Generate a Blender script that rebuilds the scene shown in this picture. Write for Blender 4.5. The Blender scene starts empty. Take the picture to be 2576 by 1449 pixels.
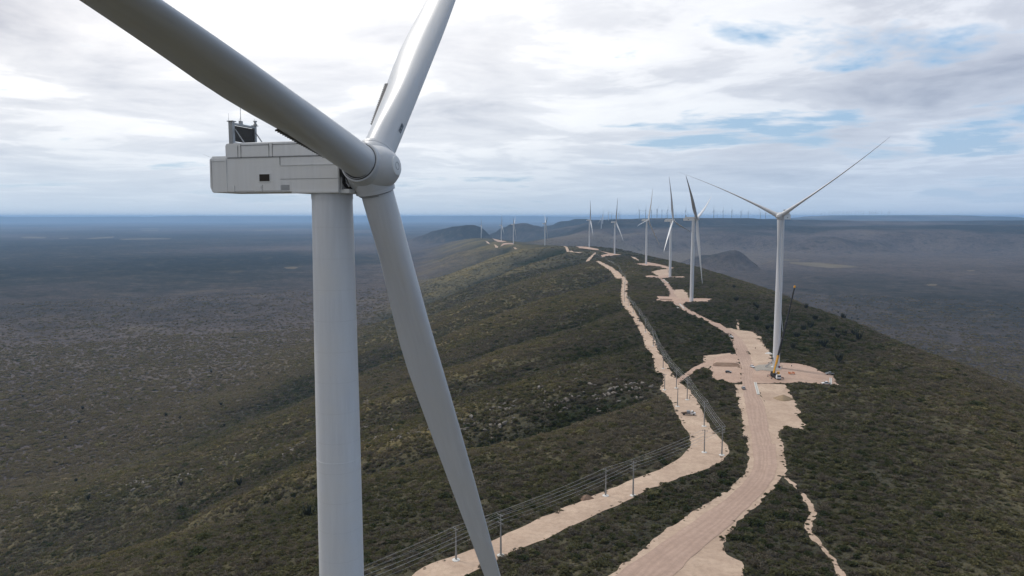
import bpy, bmesh, math, random
import numpy as np
from mathutils import Vector, Matrix
from mathutils.geometry import delaunay_2d_cdt
random.seed(7); rng = np.random.default_rng(11)
R = math.radians
SC = bpy.context.scene
COL = SC.collection
ZC = 300.0            # camera height above the plain (m)

# ------------------------------------------------------------------ camera
F, CX, CY, HOR = 1787.0, 1288.0, 724.5, 544.5      # survey camera: 2576 x 1449 picture units
PITCH = math.atan((CY - HOR) / F)
cam_d = bpy.data.cameras.new('camera'); cam = bpy.data.objects.new('camera', cam_d); COL.objects.link(cam)
cam.location = (0, 0, ZC); cam.rotation_euler = (math.pi / 2 - PITCH, 0, 0)
cam_d.sensor_width = 36; cam_d.lens = F / 2576 * 36; cam_d.clip_start = 0.5; cam_d.clip_end = 200000
SC.camera = cam

# ------------------------------------------------------------------ helpers
def tag(o, label=None, cat=None, group=None, kind=None):
    if label: o['label'] = label
    if cat: o['category'] = cat
    if group: o['group'] = group
    if kind: o['kind'] = kind
    return o

def empty(name, loc, rz=0.0):
    o = bpy.data.objects.new(name, None); COL.objects.link(o)
    o.location = loc; o.rotation_euler = (0, 0, rz); o.empty_display_size = 1
    return o

def mesh_obj(name, verts, faces, mat=None, parent=None, smooth=False, loc=None):
    me = bpy.data.meshes.new(name); me.from_pydata([tuple(v) for v in verts], [], faces); me.update()
    if mat: me.materials.append(mat)
    if smooth: me.shade_smooth()
    o = bpy.data.objects.new(name, me); COL.objects.link(o)
    if parent: o.parent = parent
    if loc is not None: o.location = loc
    return o

class MB:
    """collects simple solids into one mesh"""
    def __init__(s): s.v = []; s.f = []
    def add(s, V, Fc):
        b = len(s.v); s.v += [Vector(v) for v in V]; s.f += [[b + i for i in f] for f in Fc]; return s
    def box(s, x0, x1, y0, y1, z0, z1, M=None):
        V = [Vector(p) for p in ((x0,y0,z0),(x1,y0,z0),(x1,y1,z0),(x0,y1,z0),(x0,y0,z1),(x1,y0,z1),(x1,y1,z1),(x0,y1,z1))]
        if M: V = [M @ v for v in V]
        return s.add(V, [[3,2,1,0],[4,5,6,7],[0,1,5,4],[1,2,6,5],[2,3,7,6],[3,0,4,7]])
    def loft(s, rings, cap=True):
        n = len(rings[0]); V = [v for r in rings for v in r]; Fc = []
        for i in range(len(rings) - 1):
            for j in range(n):
                k = (j + 1) % n; Fc.append([i*n+j, i*n+k, (i+1)*n+k, (i+1)*n+j])
        if cap: Fc += [list(range(n))[::-1], [(len(rings)-1)*n + j for j in range(n)]]
        return s.add(V, Fc)
    def tube(s, a, b, r0, r1=None, n=10):
        a = Vector(a); b = Vector(b); r1 = r0 if r1 is None else r1
        q = (b - a).to_track_quat('Z', 'Y')
        ring = lambda p, r: [p + q @ Vector((r*math.cos(2*math.pi*j/n), r*math.sin(2*math.pi*j/n), 0)) for j in range(n)]
        return s.loft([ring(a, r0), ring(b, r1)])
    def beam(s, a, b, w, h):
        a = Vector(a); b = Vector(b); q = (b - a).to_track_quat('Z', 'Y')
        ring = lambda p: [p + q @ Vector(c) for c in ((-w/2,-h/2,0),(w/2,-h/2,0),(w/2,h/2,0),(-w/2,h/2,0))]
        return s.loft([ring(a), ring(b)])
    def lathe(s, prof, axis='Z', n=32, c=(0,0,0)):
        c = Vector(c); rings = []
        for r, h in prof:
            ring = []
            for j in range(n):
                a = 2*math.pi*j/n; u, w = r*math.cos(a), r*math.sin(a)
                ring.append(c + (Vector((u, w, h)) if axis == 'Z' else Vector((h, u, w)) if axis == 'X' else Vector((w, h, u))))
            rings.append(ring)
        return s.loft(rings)
    def prism(s, prof, y0, y1, inset=None):
        """side profile (x,z) pushed from y0 to y1; inset(x,z) narrows the half width"""
        f = inset or (lambda x, z: 0)
        A = [Vector((x, y0 + f(x, z), z)) for x, z in prof]; B = [Vector((x, y1 - f(x, z), z)) for x, z in prof]
        return s.loft([A, B])
    def build(s, name, mat, parent=None, smooth=False, bevel=0, seg=2, loc=None, auto=None):
        o = mesh_obj(name, s.v, s.f, mat, parent, smooth, loc)
        bm = bmesh.new(); bm.from_mesh(o.data); bmesh.ops.recalc_face_normals(bm, faces=bm.faces)
        if bevel: bmesh.ops.bevel(bm, geom=[e for e in bm.edges if e.calc_face_angle(0) > .5], offset=bevel, segments=seg, affect='EDGES', clamp_overlap=True)
        bm.to_mesh(o.data); bm.free()
        if auto is not None:
            o.data.shade_smooth()
            bm = bmesh.new(); bm.from_mesh(o.data)
            for e in bm.edges: e.smooth = e.calc_face_angle(0) < R(auto)
            bm.to_mesh(o.data); bm.free()
        return o

def copy_tree(o, parent=None):
    c = o.copy(); COL.objects.link(c)
    if parent: c.parent = parent
    for ch in list(o.children): copy_tree(ch, c)
    return c

# ------------------------------------------------------------------ materials
def new_mat(name):
    m = bpy.data.materials.new(name); m.use_nodes = True
    nt = m.node_tree; b = nt.nodes['Principled BSDF']; return m, nt, b
def N(nt, t, **kw):
    n = nt.nodes.new(t)
    for k, v in kw.items():
        if k[0] == '_': n.inputs[k[1:].replace('__', ' ')].default_value = v
        else: setattr(n, k, v)
    return n
def noise(nt, vec, scale, detail=3, rough=.55, dist=0):
    n = N(nt, 'ShaderNodeTexNoise'); n.inputs['Scale'].default_value = scale; n.inputs['Detail'].default_value = detail
    n.inputs['Roughness'].default_value = rough; n.inputs['Distortion'].default_value = dist
    nt.links.new(vec, n.inputs['Vector']); return n.outputs['Fac']
def ramp(nt, fac, stops, interp='LINEAR'):
    r = N(nt, 'ShaderNodeValToRGB'); r.color_ramp.interpolation = interp
    e = r.color_ramp.elements
    while len(e) < len(stops): e.new(.5)
    for i, (p, c) in enumerate(stops):
        e[i].position = p; e[i].color = (*c, 1) if not isinstance(c, (int, float)) else (c, c, c, 1)
    nt.links.new(fac, r.inputs['Fac']); return r.outputs['Color']
def mix(nt, fac, a, b, mode='MIX'):
    m = N(nt, 'ShaderNodeMix', data_type='RGBA', blend_type=mode)
    for s, x in ((m.inputs[0], fac), (m.inputs[6], a), (m.inputs[7], b)):
        if hasattr(x, 'node'): nt.links.new(x, s)
        else: s.default_value = x if isinstance(x, (int, float)) else (*x, 1)
    return m.outputs[2]
def math_n(nt, op, a, b=None, c=None, clamp=False):
    m = N(nt, 'ShaderNodeMath', operation=op, use_clamp=clamp)
    for i, x in enumerate((a, b, c)):
        if x is None: continue
        if hasattr(x, 'node'): nt.links.new(x, m.inputs[i])
        else: m.inputs[i].default_value = x
    return m.outputs[0]

def simple(name, col, rough=.6, var=.12, scale=2.0, metal=0.0, spec=.4):
    m, nt, b = new_mat(name)
    tc = N(nt, 'ShaderNodeTexCoord')
    f = noise(nt, tc.outputs['Object'], scale, 4)
    c = mix(nt, f, tuple(x*(1-var) for x in col), tuple(min(1, x*(1+var)) for x in col))
    nt.links.new(c, b.inputs['Base Color'])
    b.inputs['Roughness'].default_value = rough; b.inputs['Metallic'].default_value = metal
    b.inputs['Specular IOR Level'].default_value = spec
    return m

def paint_mat(name, col, rough=.42, lines=False):
    """weathered white turbine paint: faint streaks of dirt, weld lines on towers"""
    m, nt, b = new_mat(name)
    tc = N(nt, 'ShaderNodeTexCoord'); mp = N(nt, 'ShaderNodeMapping'); mp.inputs['Scale'].default_value = (1.6, 1.6, .12)
    nt.links.new(tc.outputs['Object'], mp.inputs['Vector'])
    st = noise(nt, mp.outputs['Vector'], 1.5, 5, .6); bl = noise(nt, tc.outputs['Object'], .35, 4)
    c = mix(nt, ramp(nt, st, [(.3, 0), (.75, 1)]), tuple(x*.87 for x in col), col)
    c = mix(nt, ramp(nt, bl, [(.35, 0), (.7, 1)]), c, tuple(x*.95 for x in (col[0]*1.0, col[1]*.985, col[2]*.955)))
    if lines:
        sx = N(nt, 'ShaderNodeSeparateXYZ'); nt.links.new(tc.outputs['Object'], sx.inputs[0])
        w = math_n(nt, 'PINGPONG', sx.outputs[2], 1.45)
        l = math_n(nt, 'LESS_THAN', w, .022)
        fl = math_n(nt, 'MULTIPLY', l, .16)
        c = mix(nt, fl, c, (.30, .30, .30))
    nt.links.new(c, b.inputs['Base Color'])
    rr = math_n(nt, 'MULTIPLY_ADD', st, .18, rough - .08); nt.links.new(rr, b.inputs['Roughness'])
    b.inputs['Specular IOR Level'].default_value = .45
    return m

WHITE = paint_mat('white_tower_paint', (.76, .785, .83), .45, lines=True)
BLADE = paint_mat('white_blade_gelcoat', (.635, .655, .69), .36)
HOUSE = paint_mat('grey_white_nacelle_fibreglass', (.80, .815, .83), .5)
PSEAM = simple('grey_panel_seam', (.11,.11,.115), .7)
SEAM = simple('dark_seam_rubber', (.035, .035, .038), .7)
SERR = simple('grey_serration_plastic', (.10, .10, .105), .6)
GALV = simple('galvanised_steel', (.36, .37, .38), .5, .18, 6, .5)
DARK = simple('black_steel', (.022, .022, .024), .5)
MESHM = simple('dark_radiator_core', (.03, .028, .025), .7, .3, 9)
LOUV = simple('brown_louvre_opening', (.035, .028, .024), .8, .3, 4)
CONC = simple('pale_concrete', (.40, .39, .36), .85, .2, 1.5)
POLEC = simple('grey_pole_concrete', (.27, .27, .265), .85, .15, 2)
DISC = simple('white_limed_concrete', (.62, .61, .58), .85, .12, 2)
CABLE = simple('aluminium_cable', (.58, .58, .58), .6, .1, .5)
YEL = simple('crane_yellow_paint', (.72, .36, .03), .45, .1, 1)
CARW = simple('white_car_paint', (.74, .75, .76), .3, .03)
CARS = simple('silver_car_paint', (.36, .38, .40), .3, .05, 2, .4)
CARG = simple('grey_car_paint', (.13, .145, .16), .3, .05, 2, .3)
GLASS = simple('dark_car_glass', (.015, .018, .022), .12, .1, 2, 0, .6)
TYRE = simple('tyre_rubber', (.018, .018, .018), .85)
LAMP = simple('headlight_lens', (.55, .56, .58), .2)
TAIL = simple('red_tail_light', (.25, .015, .012), .3)
GREYBOX = simple('grey_box_sheet', (.22, .24, .26), .6)
BROWN = simple('brown_timber_load', (.13, .085, .055), .8, .3, 4)
ORANGE = simple('orange_barrier_mesh', (.50, .17, .07), .8, .2, 3)
SAND = simple('ochre_sand', (.30, .22, .14), .95, .12, 1.2)
ROCK = simple('pale_grey_rock', (.185, .165, .142), .9, .45, .5)
SKIN_D = simple('dark_work_clothes', (.03, .035, .05), .85)

# ------------------------------------------------------------------ noise + terrain function
def vn(x, y, seed=0):
    xi = np.floor(x); yi = np.floor(y); fx = x - xi; fy = y - yi
    fx = fx*fx*fx*(fx*(fx*6-15)+10); fy = fy*fy*fy*(fy*(fy*6-15)+10)
    def h(a, b):
        n = (a.astype(np.int64)*374761393 + b.astype(np.int64)*668265263 + seed*974711) & 0xffffffff
        n = ((n ^ (n >> 13))*1274126177) & 0xffffffff; n = n ^ (n >> 16)
        return (n & 0xffff)/32767.5 - 1
    return (h(xi,yi)*(1-fx)+h(xi+1,yi)*fx)*(1-fy) + (h(xi,yi+1)*(1-fx)+h(xi+1,yi+1)*fx)*fy
def fbm(x, y, L, o=3, seed=0):
    s = 0; a = 1; t = 0
    for i in range(o): s = s + a*vn(x/L + 17.3*i, y/L - 9.1*i, seed+i); t += a; a *= .5; L *= .5
    return s/t
def ss(a, b, x): t = np.clip((x-a)/(b-a), 0, 1); return t*t*(3-2*t)

SPINE = np.array([(-600,-150,-112),(-300,-110,-104),(-100,-60,-99),(65,-16.8,-97.3),(200,48,-99),(300,97,-101.5),(400,143,-103.2),(469.5,172,-104.3),
  (660,200,-106.8),(865,221,-110.2),(1060,252,-113.5),(1264,280,-117),(1648,311,-121.5),(1950,324,-128.5),(2241,322,-134.6),(2480,310,-133.8),(2683,291,-134),(3000,225,-146),
  (3315,153,-157.8),(3762,8,-169.2),(4200,-40,-180),(4651,-70,-191),(5250,-150,-205),(5854,-253,-218),(6500,-330,-245),(7200,-430,-282),(8200,-500,-300)], float)
SPINE[:, 2] += 12.5/F*np.clip(SPINE[:, 0], 0, 6000)
YS = np.arange(-600, 8201, 10.0)
def sm(k):
    a = np.interp(YS, SPINE[:,0], SPINE[:,k]); p = np.pad(a, 6, 'edge'); return np.convolve(p, np.ones(13)/13, 'valid')
XS_, ZS_ = sm(1), sm(2)
GULL = [(398,0,37,38),(610,-.30,7,60),(905,-.60,13,95),(1480,-.85,26,130),(2120,-1.0,10,150),(2780,-1.15,48,120),(3600,-.9,30,190),(4350,-.5,34,220)]
GULR = [(300,-.3,10,50),(620,.2,12,60),(980,.3,14,80),(1500,.3,14,90),(2100,.4,16,110)]
def X(px, D): return (px-CX)/F*D*.997
# far hills: polylines of (px, distance, top picture row, half width)
FAR = [
 [(1395,5300,600,200),(1450,6000,591,240),(1510,6900,574.5,260),(1515,7500,563.5,280),(1528,8200,559.5,330),(1556,9200,554.5,420),(1602,8500,551,800),(1660,8900,548.5,900),(1720,9400,547.2,900),(1800,9800,548,900),(1860,10000,550,900),(1930,10300,551.5,900),(1995,10800,553.5,1000)],
 [(1860,10600,556,1500),(2000,11500,556,1600),(2150,12500,556,1800),(2350,13500,552.5,2000),(2430,14000,550.5,1800),(2480,14300,548.7,1700),(2600,14400,548.7,1700),(2900,14400,549,1700)],
 [(2000,21000,551.5,2500),(2040,23500,546,2400),(2080,24500,542.2,2400),(2180,25000,541.8,2300),(2260,25500,544.5,2000),(2320,26500,548.5,1800)],
 [(1818,4350,621.5,85),(1770,4420,636,120)],
 [(2000,6600,592.5,230),(1950,6650,597,240),(1880,6700,601,260)],
 [(1577,6300,587,230),(1555,6350,596,240)],
 [(1070,8200,592,130),(1105,8000,580,150),(1150,7700,570,150),(1182,7600,566.7,140),(1200,7500,571,110),(1212,7450,584,90)],
 [(1252,8900,584,120),(1274,8850,571,140),(1294,8800,563,150),(1316,8700,560.5,150),(1338,8600,567,140),(1372,8500,582,120)],
 [(1385,10800,567,220),(1425,10700,556,260),(1459,10600,550.8,280),(1490,10600,553,280),(1540,10700,556,300)],
 [(20,46000,545.6,1800),(70,46000,542.6,1900),(140,46000,542.2,1900),(206,46000,542.9,1800),(225,46000,545.0,1800),(330,46500,545.4,1800)],
 [(330,47000,545.6,1800),(430,47000,544.6,1800),(470,47000,545.8,1500),(520,46000,544,1700),(545,46000,545,1600),(575,45000,543.2,1900),(700,45000,543.8,1900),(850,46000,543.9,2000),(1000,47000,543.8,2000),(1180,46000,543.3,2000),(1330,45000,543.8,2000),(1480,45000,545.5,2000)],
 [(2060,7300,585,420),(2200,7500,579,460),(2330,7600,582,420)],
 [(2380,8300,575,400),(2469,8400,566,420),(2540,8500,570,400),(2640,8500,564,420)],
 [(1640,6900,584,350),(1720,7000,580,350),(1800,7000,585,320)],
 [(2150,9000,566,900),(2300,9500,562,1000),(2480,10200,560,1000),(2700,10500,560,1200)],
 [(1700,7600,571,800),(1900,7900,568,800),(2050,8200,569,800)],
]
def terr(x, y, full=False):
    """ground height relative to the camera (full: also the weight of the ridge and of its gullies)"""
    x = np.asarray(x, float); y = np.asarray(y, float)
    r2 = x*x + y*y
    plain = -300 + fbm(x, y, 2600, 3, 3)*11 + fbm(x, y, 700, 2, 5)*4
    yc = np.clip(y, -600, 8200)
    xs = np.interp(yc, YS, XS_); zs = np.interp(yc, YS, ZS_)
    d = x - xs; u = np.maximum(-d, 0); v = np.maximum(d, 0)
    Wl = np.interp(yc, [0,600,2000,3000,4500,6000,7500], [760,860,900,820,640,560,500])*(1+.12*fbm(y, y*0+3, 600, 2, 9))
    Wr = np.interp(yc, [0,800,2500,6000], [520,480,520,560])*(1+.15*fbm(y, y*0+7, 500, 2, 15))
    st = np.interp(yc, [0,300,500,1000,1700,2600], [88,92,104,84,58,50])
    shl = np.clip((u-28)/Wl, 0, 1); shr = np.clip((v-st)/Wr, 0, 1)
    s = np.where(d < 0, shl*shl*(3-2*shl), shr*shr*(3-2*shr))
    s = np.maximum(s, ss(7200, 8200, y)); s = np.maximum(s, ss(-250, -600, y)*0)
    z = zs + (plain - zs)*s - np.where(d > 0, .02*np.minimum(v, st), .02*np.minimum(u, 60))
    gul = np.zeros_like(z)
    for y0, k, dep, w in GULL:
        a = dep*ss(45, 150, u)*(1-ss(.55*Wl, 1.0*Wl, u)); ww = w*(.8+.5*ss(100, 500, u))
        q = (y-(y0+k*u)+fbm(x, y, 90, 2, 31)*22)/ww
        z = z - a*np.exp(-np.abs(q)**1.5); gul = np.maximum(gul, a/dep*np.exp(-(q*1.15-.25)**2)*(1.25 if y0 < 500 else 1.1 if y0 == 2780 else .32))
    for y0, k, dep, w in GULR:
        a = dep*ss(120, 240, v)*(1-ss(.6*Wr, 1.1*Wr, v)); q = (y-(y0+k*v))/w
        z = z - a*np.exp(-q*q)
    m = np.where(d < 0, .12+.88*ss(50, 190, u), .12+.88*ss(110, 240, v))
    fade = 1/(1+(np.sqrt(r2)/6000)**2)
    z = z + (fbm(x, y, 420, 2, 23)*12*m*ss(80, 300, u)*(1-.6*ss(.9*Wl, 1.4*Wl, u)) + fbm(x, y, 170, 3, 21)*7*m + fbm(x, y, 38, 2, 27)*1.4*m)*fade
    hw = np.zeros_like(z)
    for pl in FAR:
        P = [(X(px, D), math.sqrt(max(1, D*D-X(px, D)**2)), -(row-HOR)/F*D*1.0, w) for px, D, row, w in pl]
        xs_ = [p[0] for p in P]; ys_ = [p[1] for p in P]; wm = max(p[3] for p in P)*2.6
        sel = (x > min(xs_)-wm) & (x < max(xs_)+wm) & (y > min(ys_)-wm) & (y < max(ys_)+wm)
        if not sel.any(): continue
        xx = x[sel]; yy = y[sel]; zz = z[sel]; best = zz.copy()
        wob = 1 + .22*fbm(xx, yy, 420, 3, 41)
        for (ax,ay,az,aw),(bx,by,bz,bw) in zip(P[:-1], P[1:]):
            dx, dy = bx-ax, by-ay; t = np.clip(((xx-ax)*dx+(yy-ay)*dy)/(dx*dx+dy*dy), 0, 1)
            dd = np.hypot(xx-ax-t*dx, yy-ay-t*dy)/(aw+(bw-aw)*t)/wob
            pr = 1-ss(.3, 2.0, dd); az2 = (fbm(xx, yy, 1300, 3, 43)*14 if az > -260 and ay < 20000 else 0); best = np.maximum(best, zz + np.maximum(0, az+(bz-az)*t+az2-zz)*pr); hw[sel] = np.maximum(hw[sel], pr*min(1, (max(az, bz)+300)/90))
        z[sel] = best
    return (z, (1-s)*(1-.75*ss(2300, 3600, y))*(1-ss(5600, 6600, y)), gul, hw) if full else z

# polar grid of the land sheet, fine in front of the camera
FR = R(46)
TH = np.concatenate([np.arange(-FR, FR, R(.17)), np.arange(FR, 2*math.pi-FR, R(3.2))]); NT = len(TH)
LR0, LR1, NR = math.log(12), math.log(72000), 930
LR = np.linspace(LR0, LR1, NR); RR = np.exp(LR)
THg, Rg = np.meshgrid(TH, RR); GX = Rg*np.sin(THg); GY = Rg*np.cos(THg)
GZ = terr(GX.ravel(), GY.ravel()).reshape(GX.shape)
def ground(x, y):
    """height of the land sheet (relative to the camera), read off the sheet itself"""
    x = np.asarray(x, float); y = np.asarray(y, float)
    r = np.clip(np.hypot(x, y), RR[0]*1.001, RR[-1]*.999); t = np.arctan2(x, y); t = np.where(t < -FR, t+2*math.pi, t)
    fi = (np.log(r)-LR0)/(LR1-LR0)*(NR-1); i = np.clip(fi.astype(int), 0, NR-2); fi = (r-RR[i])/(RR[i+1]-RR[i])
    j = np.clip(np.searchsorted(TH, t, 'right')-1, 0, NT-1); j2 = (j+1) % NT
    t1 = np.where(j2 == 0, TH[0]+2*math.pi, TH[j2]); fj = (t-TH[j])/(t1-TH[j])
    return (GZ[i,j]*(1-fj)+GZ[i,j2]*fj)*(1-fi) + (GZ[i+1,j]*(1-fj)+GZ[i+1,j2]*fj)*fi
def cover(x, y, full=False):
    """land cover, 0 dark evergreen hollows .. 1 pale parched spurs"""
    e = 26.0; zc, rw, gul, hw = terr(x, y, True); lap = (terr(x+e, y)+terr(x-e, y)+terr(x, y+e)+terr(x, y-e))/4-zc
    xs = np.interp(y, YS, XS_); u = xs-x
    c = .47+fbm(x, y, 330, 3, 101)*.30+fbm(x, y, 80, 3, 103)*.13-np.clip(lap*.09, -.20, .30)+.17*ss(60, 320, u)-.11*ss(110, -50, u)-.5*gul
    # belts of the plain: parched and leafless near the left foot, cloud shadows painted darker farther out
    g = lambda cx, cy, rx, ry: np.exp(-((x-cx)/rx)**2-((y-cy)/ry)**2)
    dry_shade = .50+fbm(x, y, 1700, 4, 111)*.42+.30*g(-1100, 1500, 900, 700)+.16*g(-500, 3600, 700, 700)-.34*g(-2600, 4300, 2600, 1700)-.22*g(-3500, 9000, 5000, 3500)-.26*g(1700, 2100, 900, 1500)+.30*g(1500, 5000, 1100, 1000)+.32*g(300, 5600, 1300, 1000)-.12*g(3500, 8600, 3200, 2200)+.16*g(-1500, 6800, 1500, 900)+.24*g(2300, 5600, 2400, 1500)+.2*g(600, 5200, 900, 900)
    dry_shade = dry_shade-hw*(.22+.75*fbm(x, y, 1500, 3, 121)+.3*fbm(x, y, 350, 2, 123))-.25*np.clip(np.abs(terr(x+60, y)-terr(x-60, y))/120+np.abs(terr(x, y+60)-terr(x, y-60))/120-.12, 0, .6)*hw+np.clip(-lap*.02, -.1, .1)
    return (np.clip(c, 0, 1), np.clip(dry_shade, 0, 1), rw) if full else np.clip(c, 0, 1)
COV, DRY_SHADE, RW = cover(GX.ravel(), GY.ravel(), True)
def gz(x, y): return float(ground(np.array([x]), np.array([y]))[0]) + ZC

FW = np.array([0, math.cos(PITCH), -math.sin(PITCH)]); UP = np.array([0, math.sin(PITCH), math.cos(PITCH)])
def survey(pts):
    """picture points -> ground points (x, y) where the line of sight meets the land"""
    out = []
    T = np.exp(np.linspace(math.log(60), math.log(70000), 2600))
    for px, py in pts:
        d = FW + np.array([1., 0, 0])*(px-CX)/F - UP*(py-CY)/F
        P = d[None]*T[:, None]; g = P[:, 2]-ground(P[:, 0], P[:, 1]); k = np.argmax(g < 0)
        if g[k] >= 0: k = len(T)-1
        lo, hi = T[max(k-1, 0)], T[k]
        for _ in range(3):
            tt = np.linspace(lo, hi, 12); q = d[None]*tt[:, None]; gg = q[:, 2]-ground(q[:, 0], q[:, 1]); kk = max(1, int(np.argmax(gg < 0))) if (gg < 0).any() else 11
            lo, hi = tt[kk-1], tt[kk]
        t = (lo+hi)/2; out.append((d[0]*t, d[1]*t))
    return out
def crop(ox, oy, s):
    return lambda L: [((ox+x/s)/1.5528, (oy+y/s)/1.5528) for x, y in L]
z2, z3, z4, z5, z7, z8 = crop(1700,700,2.576), crop(2600,500,2.576), crop(2400,950,2.576), crop(2500,1250,2.576), crop(2500,1688,2.576), crop(3000,750,2.576)
z6, c6, c7, c4, k1, k2, k8 = crop(1400,1688,1.717), crop(2580,1480,4.14), crop(2300,980,2.635), crop(2280,750,5.152), crop(0,1350,1.61), crop(0,750,1.84), crop(3300,1250,1.4486)
c9 = crop(1640,900,5.152); c0 = crop(2900,1380,10.35)
def pt(z, x, y): return survey(z([(x, y)]))[0]

# ------------------------------------------------------------------ land sheet
idx = np.arange(NR*NT).reshape(NR, NT); nx = np.roll(idx, -1, axis=1)
quads = np.stack([idx[:-1], nx[:-1], nx[1:], idx[1:]], -1).reshape(-1, 4)[:, ::-1]
me = bpy.data.meshes.new('terrain'); nv = NR*NT; nf = len(quads)
me.vertices.add(nv); me.vertices.foreach_set('co', np.stack([GX.ravel(), GY.ravel(), GZ.ravel()+ZC], -1).ravel().astype(np.float32))
me.loops.add(nf*4); me.loops.foreach_set('vertex_index', quads.ravel().astype(np.int32))
me.polygons.add(nf); me.polygons.foreach_set('loop_start', (np.arange(nf)*4).astype(np.int32)); me.polygons.foreach_set('loop_total', np.full(nf, 4, np.int32))
me.update(calc_edges=True); me.validate(); me.shade_smooth()
for nm_, arr_ in (('cover', COV), ('dry_shade', DRY_SHADE), ('ridge', RW)): me.attributes.new(nm_, 'FLOAT', 'POINT').data.foreach_set('value', arr_.astype(np.float32))
land = bpy.data.objects.new('terrain', me); COL.objects.link(land); tag(land, kind='structure')

COVER_RAMP = [(.04, (.026,.034,.018)), (.30, (.060,.058,.043)), (.52, (.117,.104,.064)), (.74, (.180,.148,.074)), (.95, (.205,.176,.120))]
def land_mat():
    m, nt, b = new_mat('dry_scrubland')
    g = N(nt, 'ShaderNodeNewGeometry'); P = g.outputs['Position']
    A = lambda n: N(nt, 'ShaderNodeAttribute', attribute_name=n).outputs['Fac']
    mid = noise(nt, P, .0045, 5, .65, .6); m2 = noise(nt, P, .017, 4, .7); sml = noise(nt, P, .06, 4, .7); tin = noise(nt, P, .25, 4, .7)
    jit = math_n(nt, 'ADD', math_n(nt, 'MULTIPLY_ADD', mid, .55, -.275), math_n(nt, 'MULTIPLY_ADD', m2, .45, -.225))
    # plain: leafless grey-purple thorn forest with olive and ochre stands, and painted cloud shadows
    pl = ramp(nt, math_n(nt, 'ADD', A('dry_shade'), jit), [(.10, (.022,.026,.028)), (.32, (.048,.049,.050)), (.50, (.086,.076,.077)), (.70, (.128,.109,.106)), (.92, (.165,.142,.124))])
    pl = mix(nt, ramp(nt, m2, [(.54, 0), (.72, .5)]), pl, (.15,.13,.11))
    pl = mix(nt, ramp(nt, m2, [(.30, .7), (.45, 0)]), pl, (.026,.028,.027))
    rg = ramp(nt, math_n(nt, 'ADD', A('cover'), math_n(nt, 'MULTIPLY', jit, .9)), COVER_RAMP)
    hh = ramp(nt, math_n(nt, 'ADD', A('ridge'), math_n(nt, 'MULTIPLY_ADD', mid, .4, -.2)), [(.02, 0), (.24, 1)])
    c = mix(nt, hh, pl, rg)
    # single crowns, gaps of bare soil
    c = mix(nt, ramp(nt, sml, [(.34, .6), (.50, 0)]), c, (.034,.036,.026))
    c = mix(nt, ramp(nt, tin, [(.36, .6), (.50, 0)]), c, (.026,.027,.019))
    c = mix(nt, ramp(nt, tin, [(.56, 0), (.74, .4)]), c, (.16,.14,.105))
    spk = noise(nt, P, .010, 6, .78)
    c = mix(nt, ramp(nt, spk, [(.69, 0), (.75, .4)]), c, (.21,.18,.145))
    nt.links.new(c, b.inputs['Base Color']); b.inputs['Roughness'].default_value = 1; b.inputs['Specular IOR Level'].default_value = 0
    bp = N(nt, 'ShaderNodeBump'); bp.inputs['Strength'].default_value = .8; bp.inputs['Distance'].default_value = 3.0
    nt.links.new(math_n(nt, 'ADD', tin, math_n(nt, 'MULTIPLY', sml, 2.5)), bp.inputs['Height']); nt.links.new(bp.outputs[0], b.inputs['Normal'])
    return m
land.data.materials.append(land_mat())

# ------------------------------------------------------------------ earthworks: draped sheets
def earth_mat(name, cols, scale=.05, rough_lumps=.5, speck=.35, ruts=False):
    m, nt, b = new_mat(name)
    g = N(nt, 'ShaderNodeNewGeometry'); P = g.outputs['Position']
    n1 = noise(nt, P, scale, 5, .6, .6); n2 = noise(nt, P, .6, 4, .65); n3 = noise(nt, P, 1.6, 3, .6)
    c = ramp(nt, n1, [(.28, cols[0]), (.5, cols[1]), (.72, cols[2])])
    c = mix(nt, ramp(nt, n2, [(.30, .42), (.58, 0)]), c, tuple(x*.68 for x in cols[0]))
    c = mix(nt, ramp(nt, n3, [(.66, 0), (.74, speck)]), c, (.12,.10,.065))
    if ruts:
        uv = N(nt, 'ShaderNodeUVMap'); su = N(nt, 'ShaderNodeSeparateXYZ'); nt.links.new(uv.outputs[0], su.inputs[0])
        mp = N(nt, 'ShaderNodeMapping'); mp.inputs['Scale'].default_value = (1, .012, 1); nt.links.new(uv.outputs[0], mp.inputs['Vector'])
        wob = noise(nt, mp.outputs[0], 2.2, 3)
        uu = math_n(nt, 'ADD', su.outputs[0], math_n(nt, 'MULTIPLY_ADD', wob, .5, -.25))
        t = ramp(nt, uu, [(.0, .5), (.12, .15), (.24, .75), (.33, .2), (.42, .7), (.52, .1), (.62, .75), (.70, .15), (.80, .7), (.92, .2), (1, .6)])
        mp2 = N(nt, 'ShaderNodeMapping'); mp2.inputs['Scale'].default_value = (26, .05, 1); nt.links.new(uv.outputs[0], mp2.inputs['Vector'])
        fine = noise(nt, mp2.outputs[0], 1.0, 4, .7)
        k = math_n(nt, 'MULTIPLY', t, fine)
        c = mix(nt, ramp(nt, k, [(.04, 0), (.46, .58)]), c, tuple(x*.62 for x in cols[1]))
    nt.links.new(c, b.inputs['Base Color']); b.inputs['Roughness'].default_value = .95; b.inputs['Specular IOR Level'].default_value = .1
    bp = N(nt, 'ShaderNodeBump'); bp.inputs['Strength'].default_value = rough_lumps; bp.inputs['Distance'].default_value = .35
    nt.links.new(n2, bp.inputs['Height']); nt.links.new(bp.outputs[0], b.inputs['Normal'])
    return m
CREAM = earth_mat('cream_bulldozed_earth', [(.385,.28,.21), (.48,.36,.275), (.57,.44,.335)], .06, .45, .4)
PINK = earth_mat('pinkish_graded_gravel', [(.38,.27,.215), (.455,.328,.262), (.50,.37,.295)], .03, .3, .1, ruts=True)
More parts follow.
